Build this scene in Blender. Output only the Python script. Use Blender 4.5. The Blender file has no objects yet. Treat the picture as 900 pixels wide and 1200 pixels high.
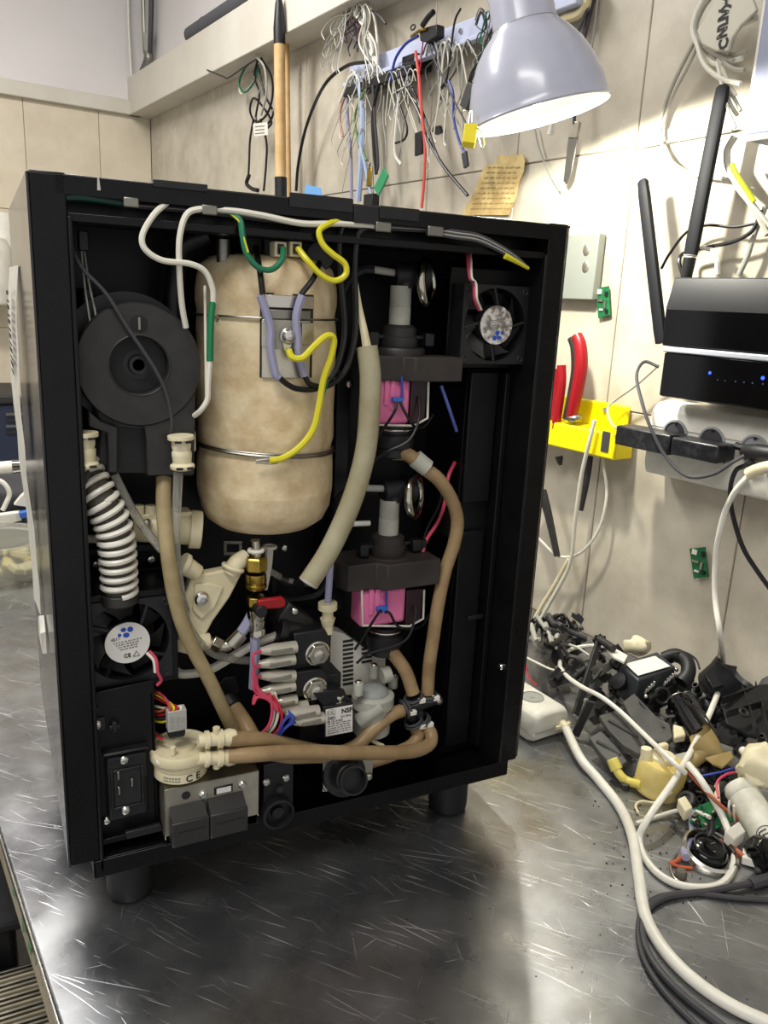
import bpy, bmesh, math, random
from mathutils import Vector, Matrix, noise
random.seed(7)
C = bpy.context.scene.collection
R_ = math.radians
# ---------------------------------------------------------------- camera (solved from the photograph)
FPX = 944.39
CAM = Vector((-0.0365, -0.6868, 0.5189))
def camrot(a, b, c):
    return Matrix.Rotation(a, 3, 'Z') @ Matrix.Rotation(b, 3, 'X') @ Matrix.Rotation(c, 3, 'Y')
RC = camrot(-0.4632, -0.2567, -0.0474)
RIGHT, FWD, UP = RC.col[0].copy(), RC.col[1].copy(), RC.col[2].copy()
cam = bpy.data.objects.new('camera', bpy.data.cameras.new('camera')); C.objects.link(cam)
cam.matrix_world = Matrix.Translation(CAM) @ Matrix((RIGHT, UP, -FWD)).transposed().to_4x4()
cam.data.sensor_fit = 'VERTICAL'; cam.data.sensor_height = 32; cam.data.lens = 32 * FPX / 1200
cam.data.clip_start = 0.02
bpy.context.scene.camera = cam
# ---------------------------------------------------------------- view, world, room light
sc = bpy.context.scene
sc.view_settings.view_transform = 'Standard'; sc.view_settings.look = 'None'
sc.view_settings.gamma = 1; sc.view_settings.use_curve_mapping = False
sc.view_settings.exposure = 0.12
sc.cycles.max_bounces = 8; sc.cycles.transparent_max_bounces = 12
w = bpy.data.worlds.new('room_light'); sc.world = w; w.use_nodes = True
w.node_tree.nodes['Background'].inputs[0].default_value = (1.0, 0.985, 0.97, 1)
w.node_tree.nodes['Background'].inputs[1].default_value = 0.66
def area_light(name, loc, target, sx, sy, power, col):
    l = bpy.data.lights.new(name, 'AREA'); l.shape = 'RECTANGLE'; l.size = sx; l.size_y = sy; l.energy = power; l.color = col
    o = bpy.data.objects.new(name, l); C.objects.link(o); o.location = loc
    o.rotation_euler = (Vector(target) - Vector(loc)).to_track_quat('-Z', 'Y').to_euler()
    return o
area_light('ceiling_panel_light', (-0.55, -0.6, 1.83), (-0.45, -0.5, 0), 1.2, 0.3, 27, (1, .98, .95))
area_light('ceiling_panel_light', (-0.35, 1.3, 1.83), (-0.35, 1.35, 0), 1.2, 0.3, 40, (1, .98, .95))
# ---------------------------------------------------------------- frames of reference
PHI = -1.434; RWO = 1.0087; BWO = -2.7587; TZ = -0.0763; TE = 1.04; FL = -0.85; CE = 1.85
D = Vector((math.cos(PHI), math.sin(PHI), 0)); N = Vector((-math.sin(PHI), math.cos(PHI), 0)); Z = Vector((0, 0, 1))
def ray(u, v): return RC @ Vector(((u - 450) / FPX, 1, -(v - 600) / FPX))
def PY(u, v, y=0.0): d = ray(u, v); return CAM + d * ((y - CAM.y) / d.y)
def PX(u, v, x): d = ray(u, v); return CAM + d * ((x - CAM.x) / d.x)
def PZ(u, v, z): d = ray(u, v); return CAM + d * ((z - CAM.z) / d.z)
def PT(u, v, h=0.0): return PZ(u, v, TZ + h)
def PW(u, v, off=0.0): d = ray(u, v); return CAM + d * ((RWO - off - N.dot(CAM)) / N.dot(d))
def PB(u, v, off=0.0): d = ray(u, v); return CAM + d * ((BWO + off - D.dot(CAM)) / D.dot(d))
def WS(s, z, off=0.0): return N * (RWO - off) + D * s + Z * z
def SW(u, v, off=0.0): p = PW(u, v, off); return D.dot(p), p.z
def lin(h):
    h = h.lstrip('#'); r = []
    for i in (0, 2, 4):
        c = int(h[i:i+2], 16) / 255; r.append(c / 12.92 if c <= .04045 else ((c + .055) / 1.055) ** 2.4)
    return (*r, 1)
# ---------------------------------------------------------------- materials
MATS = {}
def mat(name, col, rough=.5, metal=0, col2=None, nscale=20, ndet=4, nlo=.35, nhi=.65, bump=0, bscale=60, trans=0, ior=1.45,
        coat=0, sss=0, alpha=1, rvar=0, emit=None, estr=0, objvar=0, aniso=None, spec=None):
    if name in MATS: return MATS[name]
    m = bpy.data.materials.new(name); m.use_nodes = True; nt = m.node_tree; b = nt.nodes['Principled BSDF']
    L = nt.links.new; nn = nt.nodes.new
    b.inputs['Base Color'].default_value = lin(col); b.inputs['Roughness'].default_value = rough; b.inputs['Metallic'].default_value = metal
    b.inputs['IOR'].default_value = ior
    if spec is not None: b.inputs['Specular IOR Level'].default_value = spec
    if trans: b.inputs['Transmission Weight'].default_value = trans
    if coat: b.inputs['Coat Weight'].default_value = coat; b.inputs['Coat Roughness'].default_value = .15
    if sss: b.inputs['Subsurface Weight'].default_value = sss; b.inputs['Subsurface Radius'].default_value = (.01, .008, .006); b.inputs['Subsurface Scale'].default_value = .5
    if alpha < 1: b.inputs['Alpha'].default_value = alpha
    if emit: b.inputs['Emission Color'].default_value = lin(emit); b.inputs['Emission Strength'].default_value = estr
    tc = nn('ShaderNodeNewGeometry')
    def nz(scale, det):
        n = nn('ShaderNodeTexNoise'); n.inputs['Scale'].default_value = scale; n.inputs['Detail'].default_value = det
        n.inputs['Roughness'].default_value = .6; L(tc.outputs['Position'], n.inputs['Vector']); return n
    src = None
    if col2:
        n = nz(nscale, ndet); r = nn('ShaderNodeValToRGB'); r.color_ramp.elements[0].position = nlo; r.color_ramp.elements[1].position = nhi
        r.color_ramp.elements[0].color = lin(col); r.color_ramp.elements[1].color = lin(col2)
        L(n.outputs['Fac'], r.inputs['Fac']); src = r.outputs['Color']
    if objvar:
        oi = nn('ShaderNodeObjectInfo'); mr = nn('ShaderNodeMapRange'); mr.inputs['To Min'].default_value = 1 - objvar; mr.inputs['To Max'].default_value = 1 + objvar * .4
        L(oi.outputs['Random'], mr.inputs['Value']); hs = nn('ShaderNodeHueSaturation'); L(mr.outputs['Result'], hs.inputs['Value'])
        if src: L(src, hs.inputs['Color'])
        else: hs.inputs['Color'].default_value = lin(col)
        src = hs.outputs['Color']
    if src: L(src, b.inputs['Base Color'])
    if rvar:
        n = nz(nscale * 1.7, 3); mr = nn('ShaderNodeMapRange'); mr.inputs['To Min'].default_value = max(.03, rough - rvar); mr.inputs['To Max'].default_value = rough + rvar
        L(n.outputs['Fac'], mr.inputs['Value']); L(mr.outputs['Result'], b.inputs['Roughness'])
    if bump:
        n = nz(bscale, 5); bp = nn('ShaderNodeBump'); bp.inputs['Strength'].default_value = bump; bp.inputs['Distance'].default_value = .002
        L(n.outputs['Fac'], bp.inputs['Height']); L(bp.outputs['Normal'], b.inputs['Normal'])
    MATS[name] = m; return m
M_black = mat('black_powder_coat', '#070708', .28, spec=.28, col2='#0c0c0e', nscale=30, rvar=.05)
M_blackin = mat('black_sheet_inside', '#0b0b0c', .38, col2='#121214', nscale=25, spec=.3)
M_side = mat('black_gloss_side', '#151516', .25, coat=.5, rvar=.08, nscale=8)
M_bplast = mat('black_plastic', '#101012', .45, col2='#19191b', nscale=60, bump=.1)
M_bgrey = mat('charcoal_plastic', '#201f1e', .5, col2='#2a2928', nscale=50, bump=.15)
M_brown = mat('dusty_black_plastic', '#242120', .6, col2='#37302b', nscale=18, bump=.2)
M_rubber = mat('black_rubber', '#141416', .5)
M_insul = mat('insulation_foil', '#b99d72', .5, col2='#dac9a4', nscale=42, ndet=10, nlo=.25, nhi=.62, bump=1, bscale=34)
M_steel = mat('bright_steel', '#c6c2b8', .25, 1, rvar=.1, nscale=50)
M_alu = mat('aluminium_sheet', '#c9c4b4', .38, 1, col2='#b4ae9e', nscale=30, rvar=.1)
M_dsteel = mat('dull_steel', '#8a8880', .4, 1)
M_brass = mat('brass', '#b89b45', .28, 1, col2='#8d7a3a', nscale=60)
M_chrome = mat('chrome_nickel', '#b8b6a8', .15, 1)
M_cream = mat('cream_plastic', '#ddd4b4', .42, col2='#cfc4a0', nscale=40, sss=.1)
M_white = mat('white_plastic', '#dedbd0', .4, col2='#d0ccbf', nscale=30)
M_silic = mat('silicone_hose', '#b9b396', .3, col2='#a49a7a', nscale=25, trans=.25, ior=1.3)
M_bhose = mat('stained_hose', '#a38a66', .35, col2='#8a7252', nscale=30, trans=.15, ior=1.3)
M_chose = mat('cream_hose', '#b7a57e', .35, col2='#9a8a66', nscale=25, trans=.15, ior=1.3)
M_clear = mat('clear_tube', '#d8d6cc', .12, trans=.75, ior=1.2)
M_lav = mat('lavender_tube', '#a9a8c4', .35, trans=.3, ior=1.3)
M_wwire = mat('white_wire', '#d6d3c4', .45)
M_bwire = mat('black_wire', '#101012', .35)
M_gwire = mat('green_wire', '#1e6b4c', .4)
M_gsleeve = mat('green_sleeve', '#137043', .5)
M_ywire = mat('yellow_wire', '#cfc628', .4)
M_rwire = mat('red_wire', '#b3222e', .4)
M_pwire = mat('pink_red_wire', '#c0405a', .4)
M_blue = mat('blue_wire', '#2c3f96', .4)
M_owire = mat('orange_brown_wire', '#a0553a', .5)
M_grwire = mat('grey_wire', '#9a9990', .5)
M_dgwire = mat('dark_grey_wire', '#3c3b3e', .5)
M_pink = mat('pink_bobbin', '#d8729f', .45, sss=.1)
M_bluep = mat('blue_plug', '#2f62b5', .4)
M_red = mat('red_lever', '#8f0c16', .4)
M_label = mat('white_label', '#d8d6d0', .5)
M_print = mat('grey_print', '#77726f', .6)
M_ink = mat('black_ink', '#1c1b1c', .6)
M_bink = mat('blue_ink', '#1d4db0', .5)
M_yel = mat('yellow_rack', '#e8d400', .4)
M_pcb = mat('green_board', '#1c6b3c', .4, col2='#155030', nscale=120)
M_wood = mat('pale_wood', '#c09a66', .5, col2='#d6b684', nscale=14)
M_lamp = mat('grey_lamp_enamel', '#a9abba', .3, coat=.35, col2='#b3b5c2', nscale=12)
M_lampin = mat('white_lamp_inside', '#f2f2ee', .5)
M_paper = mat('old_paper', '#c9b27a', .8, col2='#a98f5c', nscale=25, nlo=.4, nhi=.62)
M_apron = mat('beige_apron', '#a79d88', .6, col2='#8f8670', nscale=20, bump=.2)
M_leaf = mat('green_paint', '#4f7a4e', .6, col2='#6f9666', nscale=30)
M_boxg = mat('lavender_box', '#8c91a4', .5)
M_trans = mat('translucent_white', '#c9c9bd', .35, col2='#b4b4a6', nscale=40, trans=.3, ior=1.2)
M_screw = mat('zinc_screw', '#d8d6ce', .25, 1)
M_paint = mat('white_wall_paint', '#dcd8d6', .7, col2='#d5d1cf', nscale=3, bump=.1, bscale=90)
M_beam = mat('beam_paint', '#cfcabf', .6, col2='#c4beb0', nscale=4)
M_grout = mat('grout', '#8d8474', .9)
M_tile = mat('marbled_tile', '#d9cfba', .22, col2='#c6baa3', nscale=7, ndet=9, nlo=.3, nhi=.72, objvar=.05, rvar=.06)
M_tileR = mat('marbled_tile_worn', '#c8c0ae', .25, col2='#a89f8e', nscale=9, ndet=10, nlo=.3, nhi=.72, objvar=.05, rvar=.08)
M_floor = mat('dark_floor_tile', '#6b665e', .5, col2='#57524b', nscale=9)
def table_mat():
    m = bpy.data.materials.new('scratched_steel'); m.use_nodes = True; nt = m.node_tree; b = nt.nodes['Principled BSDF']; L = nt.links.new; nn = nt.nodes.new
    g = nn('ShaderNodeNewGeometry')
    n1 = nn('ShaderNodeTexNoise'); n1.inputs['Scale'].default_value = 7; n1.inputs['Detail'].default_value = 9; n1.inputs['Roughness'].default_value = .65
    L(g.outputs['Position'], n1.inputs['Vector'])
    cr = nn('ShaderNodeValToRGB'); cr.color_ramp.elements[0].position = .3; cr.color_ramp.elements[1].position = .7
    cr.color_ramp.elements[0].color = lin('#7d7e82'); cr.color_ramp.elements[1].color = lin('#b2b3b4'); L(n1.outputs['Fac'], cr.inputs['Fac'])
    # fine straight scratches: stretched noise in several directions
    SCR = ((-50, 9, .66), (-43, 13, .67), (-58, 6, .67), (-36, 5, .68), (-75, 12, .70), (20, 12, .71), (75, 10, .71), (-8, 14, .71), (48, 7, .72))
    h = None; col = cr.outputs['Color']
    for ang, sx, th in SCR:
        mp = nn('ShaderNodeMapping'); mp.vector_type = 'TEXTURE'; mp.inputs['Rotation'].default_value = (0, 0, R_(ang)); mp.inputs['Scale'].default_value = (1 / sx, 1 / 330, 1)
        L(g.outputs['Position'], mp.inputs['Vector'])
        n = nn('ShaderNodeTexNoise'); n.inputs['Scale'].default_value = 1; n.inputs['Detail'].default_value = 2.5; n.inputs['Distortion'].default_value = .05
        L(mp.outputs['Vector'], n.inputs['Vector'])
        r = nn('ShaderNodeMapRange'); r.inputs['From Min'].default_value = th; r.inputs['From Max'].default_value = th + .05; L(n.outputs['Fac'], r.inputs['Value'])
        if h is None: h = r.outputs['Result']
        else:
            a = nn('ShaderNodeMath'); a.operation = 'MAXIMUM'; L(h, a.inputs[0]); L(r.outputs['Result'], a.inputs[1]); h = a.outputs[0]
    msk = nn('ShaderNodeTexNoise'); msk.inputs['Scale'].default_value = 4; msk.inputs['Detail'].default_value = 4; L(g.outputs['Position'], msk.inputs['Vector'])
    mk = nn('ShaderNodeMapRange'); mk.inputs['From Min'].default_value = .42; mk.inputs['From Max'].default_value = .6; mk.inputs['To Min'].default_value = .35; mk.inputs['To Max'].default_value = .8; L(msk.outputs['Fac'], mk.inputs['Value'])
    mm = nn('ShaderNodeMath'); mm.operation = 'MULTIPLY'; L(h, mm.inputs[0]); L(mk.outputs['Result'], mm.inputs[1]); h = mm.outputs[0]
    mx = nn('ShaderNodeMix'); mx.data_type = 'RGBA'; mx.inputs['B'].default_value = lin('#dedede'); L(h, mx.inputs['Factor']); L(col, mx.inputs['A'])
    L(mx.outputs['Result'], b.inputs['Base Color'])
    n2 = nn('ShaderNodeTexNoise'); n2.inputs['Scale'].default_value = 16; n2.inputs['Detail'].default_value = 8; L(g.outputs['Position'], n2.inputs['Vector'])
    rr = nn('ShaderNodeMapRange'); rr.inputs['From Min'].default_value = .3; rr.inputs['From Max'].default_value = .7; rr.inputs['To Min'].default_value = .2; rr.inputs['To Max'].default_value = .4
    L(n2.outputs['Fac'], rr.inputs['Value'])
    ad = nn('ShaderNodeMath'); ad.operation = 'MULTIPLY_ADD'; ad.inputs[1].default_value = .2; L(h, ad.inputs[0]); L(rr.outputs['Result'], ad.inputs[2]); L(ad.outputs[0], b.inputs['Roughness'])
    b.inputs['Metallic'].default_value = .92
    bp = nn('ShaderNodeBump'); bp.inputs['Strength'].default_value = .25; bp.inputs['Distance'].default_value = .0008; bp.invert = True
    L(h, bp.inputs['Height'])
    n3 = nn('ShaderNodeTexNoise'); n3.inputs['Scale'].default_value = 3.5; n3.inputs['Detail'].default_value = 3; L(g.outputs['Position'], n3.inputs['Vector'])
    bp2 = nn('ShaderNodeBump'); bp2.inputs['Strength'].default_value = .3; bp2.inputs['Distance'].default_value = .006; L(n3.outputs['Fac'], bp2.inputs['Height'])
    L(bp2.outputs['Normal'], bp.inputs['Normal']); L(bp.outputs['Normal'], b.inputs['Normal'])
    return m
M_table = table_mat()
# ---------------------------------------------------------------- mesh building
def frame_of(a):
    a = Vector(a).normalized(); t = Vector((0, 0, 1)) if abs(a.z) < .9 else Vector((1, 0, 0))
    x = a.cross(t).normalized(); return x, a.cross(x).normalized(), a
def catmull(pts, res, closed=False):
    P = [Vector(p) for p in pts]; n = len(P); out = []
    if n < 3 or res <= 1: return P
    for i in range(n if closed else n - 1):
        p1, p2 = P[i], P[(i + 1) % n]
        p0 = P[i - 1] if (i > 0 or closed) else p1 * 2 - p2
        p3 = P[(i + 2) % n] if (i + 2 < n or closed) else p2 * 2 - p1
        for k in range(res):
            t = k / res
            out.append(.5 * ((2 * p1) + (p2 - p0) * t + (2 * p0 - 5 * p1 + 4 * p2 - p3) * t * t + (3 * p1 - p0 - 3 * p2 + p3) * t ** 3))
    if not closed: out.append(P[-1])
    return out
class MB:
    def __init__(s): s.v = []; s.f = []
    def add(s, vs, fs):
        b = len(s.v); s.v += [Vector(q) for q in vs]; s.f += [tuple(b + i for i in f) for f in fs]; return s
    def boxf(s, o, ax, ay, az):   # origin corner and three edge vectors
        o = Vector(o); ax, ay, az = Vector(ax), Vector(ay), Vector(az)
        if ax.cross(ay).dot(az) < 0: o = o + ax; ax = -ax
        vs = [o, o + ax, o + ax + ay, o + ay, o + az, o + ax + az, o + ax + ay + az, o + ay + az]
        return s.add(vs, [(0, 3, 2, 1), (4, 5, 6, 7), (0, 1, 5, 4), (1, 2, 6, 5), (2, 3, 7, 6), (3, 0, 4, 7)])
    def box(s, x0, x1, y0, y1, z0, z1): return s.boxf((x0, y0, z0), (x1 - x0, 0, 0), (0, y1 - y0, 0), (0, 0, z1 - z0))
    def cbox(s, c, size, R=None):
        R = R or Matrix.Identity(3); a, b, d = [R.col[i] * size[i] for i in range(3)]; return s.boxf(Vector(c) - (a + b + d) / 2, a, b, d)
    def wbox(s, s0, s1, o0, o1, z0, z1):  # box in the right wall's frame (along, off the wall, up)
        return s.boxf(WS(s0, z0, o1), D * (s1 - s0), N * (o1 - o0), Z * (z1 - z0))
    def rings(s, rings, cap0=True, cap1=True, close=False):
        b = len(s.v); n = len(rings[0])
        for r in rings: s.v += [Vector(q) for q in r]
        m = len(rings)
        for i in range(m if close else m - 1):
            a = b + i * n; c = b + ((i + 1) % m) * n
            for k in range(n): s.f.append((a + k, a + (k + 1) % n, c + (k + 1) % n, c + k))
        if not close:
            if cap0: s.f.append(tuple(b + k for k in reversed(range(n))))
            if cap1: s.f.append(tuple(b + (m - 1) * n + k for k in range(n)))
        return s
    def lathe(s, o, axis, prof, n=28, cap0=True, cap1=True, sx=1, sy=1):  # prof [(radius, height)]
        x, y, a = frame_of(axis); o = Vector(o)
        return s.rings([[o + a * h + (x * math.cos(t) * sx + y * math.sin(t) * sy) * max(r, 1e-5) for t in [2 * math.pi * k / n for k in range(n)]] for r, h in prof], cap0, cap1)
    def cyl(s, p0, p1, r0, r1=None, n=20):
        p0, p1 = Vector(p0), Vector(p1); return s.lathe(p0, p1 - p0, [(r0, 0), (r0 if r1 is None else r1, (p1 - p0).length)], n)
    def tube(s, pts, r, n=8, res=6, closed=False):
        P = catmull(pts, res, closed); m = len(P); rr = []
        T = [(P[(i + 1) % m] - P[i - 1] if closed or 0 < i < m - 1 else (P[1] - P[0] if i == 0 else P[-1] - P[-2])).normalized() for i in range(m)]
        x, _, _ = frame_of(T[0])
        for i in range(m):
            x = (x - T[i] * x.dot(T[i])); x = x.normalized() if x.length > 1e-6 else frame_of(T[i])[0]
            y = T[i].cross(x); ri = r(i / (m - 1)) if callable(r) else r
            rr.append([P[i] + (x * math.cos(t) + y * math.sin(t)) * ri for t in [2 * math.pi * k / n for k in range(n)]])
        return s.rings(rr, close=closed)
    def torus(s, c, axis, R, r, n=32, m=8, sx=1, sy=1):
        x, y, a = frame_of(axis); c = Vector(c)
        return s.tube([c + x * math.cos(2 * math.pi * k / n) * R * sx + y * math.sin(2 * math.pi * k / n) * R * sy for k in range(n)], r, m, 1, True)
    def prism(s, poly, vec):
        P = [Vector(q) for q in poly]; v = Vector(vec); n = len(P)
        nrm = Vector((0, 0, 0))
        for i in range(n): nrm += (P[i] - P[0]).cross(P[(i + 1) % n] - P[0])
        if nrm.dot(v) > 0: P = P[::-1]
        Q = [q + v for q in P]
        return s.add(P + Q, [tuple(range(n)), tuple(reversed(range(n, 2 * n)))] + [(i, i + n, (i + 1) % n + n, (i + 1) % n) for i in range(n)])
    def ppoly(s, pix, y, depth): return s.prism([PY(u, v, y) for u, v in pix], (0, depth, 0))
    def pbox(s, u0, v0, u1, v1, y, depth):   # upright box whose front face spans these pixels at depth y
        a, b = PY(u0, v1, y), PY(u1, v0, y); c = PY((u0 + u1) / 2, (v0 + v1) / 2, y); wx = abs(PY(u1, (v0+v1)/2, y).x - PY(u0, (v0+v1)/2, y).x); hz = abs(PY((u0+u1)/2, v0, y).z - PY((u0+u1)/2, v1, y).z)
        return s.box(c.x - wx / 2, c.x + wx / 2, y, y + depth, c.z - hz / 2, c.z + hz / 2)
    def sphere(s, c, r, sx=1, sy=1, sz=1, n=16, m=10):
        c = Vector(c); return s.rings([[c + Vector((math.cos(t) * math.sin(p) * r * sx, math.sin(t) * math.sin(p) * r * sy, -math.cos(p) * r * sz)) for t in [2 * math.pi * k / n for k in range(n)]] for p in [max(.01, math.pi * j / m) if j < m else math.pi - .01 for j in range(m + 1)]])
    def jitter(s, a, seed=0, f=30):
        s.v = [q + noise.noise_vector(q * f + Vector((seed, 0, 0))) * a for q in s.v]; return s
WP = {}
def _link(o, parent, wpos):
    C.objects.link(o); WP[o.name] = Vector(wpos)
    if parent is not None: o.parent = parent; o.location = Vector(wpos) - WP[parent.name]
    else: o.location = wpos
def thing(name, label, cat, loc, group=None):
    o = bpy.data.objects.new(name, None); o.empty_display_size = .02; _link(o, None, loc); o['label'] = label; o['category'] = cat
    if group: o['group'] = group
    return o
def obj(name, mb, m, parent=None, bevel=0, ang=40, seg=2, label=None, sub=0):
    me = bpy.data.meshes.new(name); lo = Vector([min(q[i] for q in mb.v) for i in range(3)]); hi = Vector([max(q[i] for q in mb.v) for i in range(3)])
    c = (lo + hi) / 2; me.from_pydata([q - c for q in mb.v], [], mb.f); me.update()
    if m: me.materials.append(m)
    for p in me.polygons: p.use_smooth = True
    me.set_sharp_from_angle(angle=R_(ang))
    o = bpy.data.objects.new(name, me); _link(o, parent, c)
    if bevel:
        b = o.modifiers.new('bevel', 'BEVEL'); b.width = bevel; b.segments = seg; b.limit_method = 'ANGLE'; b.angle_limit = R_(35); b.harden_normals = False
    if label: o['label'] = label
    return o
def solo(name, mb, m, label, cat, group=None, bevel=0, **k):
    o = obj(name, mb, m, None, bevel, **k); o['label'] = label; o['category'] = cat
    if group: o['group'] = group
    return o
def struct(name, mb, m, bevel=0, parent=None):
    o = obj(name, mb, m, parent, bevel)
    if parent is None: o['kind'] = 'structure'
    return o
def text(s, size, o, xd, yd, m, parent, name='lettering', ext=.0002, align='CENTER', bold=0):
    c = bpy.data.curves.new(name, 'FONT'); c.body = s; c.size = size; c.extrude = ext; c.offset = bold; c.align_x = align; c.align_y = 'CENTER'; c.resolution_u = 2
    tmp = bpy.data.objects.new('tmp', c); me = bpy.data.meshes.new_from_object(tmp); bpy.data.objects.remove(tmp); me.materials.clear(); me.materials.append(m)
    t = bpy.data.objects.new(name, me); xd = Vector(xd).normalized(); yd = Vector(yd).normalized(); zd = xd.cross(yd)
    _link(t, parent, o); t.rotation_euler = Matrix((xd, yd, zd)).transposed().to_euler(); return t
def wire(name, pts, r, m, parent=None, n=8, res=6, f=PY):
    return obj(name, MB().tube([f(*q) if not isinstance(q, Vector) else q for q in pts], r, n, res), m, parent)
def screw(c, r, parent, axis=(0, -1, 0), m=None):
    a = Vector(axis).normalized(); b = MB().lathe(Vector(c), a, [(r, 0), (r, r * .35), (r * .75, r * .7), (r * .35, r * .8)], 14, cap1=False)
    b.lathe(Vector(c) + a * r * .55, a, [(r * .35, r * .25), (r * .3, 0)], 6)
    return obj('screw', b, m or M_screw, parent, ang=30)
exec_parts = []
# ================================================================= SETTING
def build_room():
    LIM = 1.6
    struct('floor', MB().boxf(WS(BWO - .1, FL - .1, 3.4), D * 4.6, N * 3.5, Z * .1), M_floor)
    struct('ceiling', MB().boxf(WS(BWO - .1, CE, 3.4), D * 4.6, N * 3.5, Z * .1), M_paint)
    wr = struct('wall_right', MB().boxf(WS(BWO - .1, FL, -.0035), D * 4.6, N * .1, Z * (CE - FL)), M_grout)
    wb = struct('wall_back', MB().boxf(N * (RWO - 3.4) + D * (BWO - .1035) + Z * FL, D * .1, N * 3.4, Z * (CE - FL)), M_grout)
    tw, th, z0 = .2895, .4325, .351
    # upper painted plaster
    obj('plaster', MB().boxf(WS(BWO, 1.217, 0), D * 2.1, N * .0035, Z * (CE - 1.217)), M_paint, wr)
    obj('plaster', MB().boxf(N * (RWO - 3.4) + D * (BWO - .0035) + Z * 1.19, D * .006, N * 3.4, Z * (CE - 1.19)), M_paint, wb)
    rows = [(z0 - th, z0), (z0, z0 + th), (z0 + th, z0 + 2 * th), (z0 + 2 * th, z0 + 3 * th)]
    g = .0022; cache = {}
    def tile(parent, o, ax, az, m, dn):
        key = (round(ax.length, 4), round(az.length, 4), m.name, round(ax.x, 2))
        c = o + (ax + az) / 2
        if key not in cache:
            b = MB().boxf(o - c, ax, dn, az); me = bpy.data.meshes.new('tile'); me.from_pydata(b.v, [], b.f); me.materials.append(m); cache[key] = me
        t = bpy.data.objects.new('tile', cache[key]); _link(t, parent, c)
        bv = t.modifiers.new('bevel', 'BEVEL'); bv.width = .0012; bv.segments = 1
    for ri, (a, b) in enumerate(rows):
        s1 = -.0115 + 2 * tw
        while s1 > BWO + .02:
            s0 = max(s1 - tw, BWO)
            if not (ri == 3 and s1 < -.85):
                tile(wr, WS(s0 + g / 2, a + g / 2, 0), D * (s1 - s0 - g), Z * (b - a - g), M_tileR, N * .006)
            s1 -= tw
    for ri, (a, b) in enumerate(rows[:3]):
        n1 = .807; edges = [(n1, RWO)] + [(n1 - (k + 1) * .2705, n1 - k * .2705) for k in range(5)]
        b2 = min(b, 1.19)
        for e0, e1 in edges:
            tile(wb, N * (e0 + g / 2) + D * BWO + Z * (a + g / 2), N * (e1 - e0 - g), Z * (b2 - a - g), M_tile, -D * .006)
    # boxed beam along the right wall and the thin trim along the other
    bm = struct('trim_1', MB().boxf(WS(BWO, 1.17, .088), D * 2.6, N * .088, Z * .133), M_beam, .003)
    struct('trim_2', MB().boxf(N * (RWO - 3.4) + D * BWO + Z * 1.17, D * .025, N * 3.36, Z * .052), M_beam, .003)
build_room()
# ---- work table
def build_table():
    t = thing('work_table', 'scratched stainless steel work table with beige apron along the tiled wall', 'table', N * .5 + Z * FL)
    top = MB().boxf(WS(BWO + .01, TZ - .012, TE), D * 3.9, N * (TE - .006), Z * .012)
    obj('table_top', top, M_table, t, .0025)
    obj('edge_strip', MB().boxf(WS(BWO + .01, TZ - .010, TE + .0025), D * 3.9, N * .0022, Z * .011), M_steel, t, .0008, label='bright worn metal edge')
    ap = obj('apron', MB().boxf(WS(BWO + .03, TZ - .105, TE - .008), D * 3.86, N * .02, Z * .092), M_apron, t, .002)
    lf = MB()
    for k in range(16):
        s0 = -.19 + k * .010 + random.uniform(-.006, .006); z = TZ - .09 + random.uniform(0, .05); a = random.uniform(.6, 1.4); l = random.uniform(.025, .05)
        o = WS(s0, z, TE - .0072); dx = D * math.cos(a) * l + Z * math.sin(a) * l; dy = (D * -math.sin(a) + Z * math.cos(a)) * .007
        lf.prism([o, o + dx * .5 + dy, o + dx, o + dx * .5 - dy], N * -.0008)
    obj('painted_leaf', lf, M_leaf, t, label='green brushed leaf marks')['kind'] = 'stuff'
    for s0, o0 in ((BWO + .1, TE - .08), (BWO + .1, .08), (1.0, TE - .08), (1.0, .08)):
        obj('leg', MB().wbox(s0, s0 + .05, o0 - .03, o0 + .03, FL, TZ - .012), M_dsteel, t, .003)
build_table()
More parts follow.
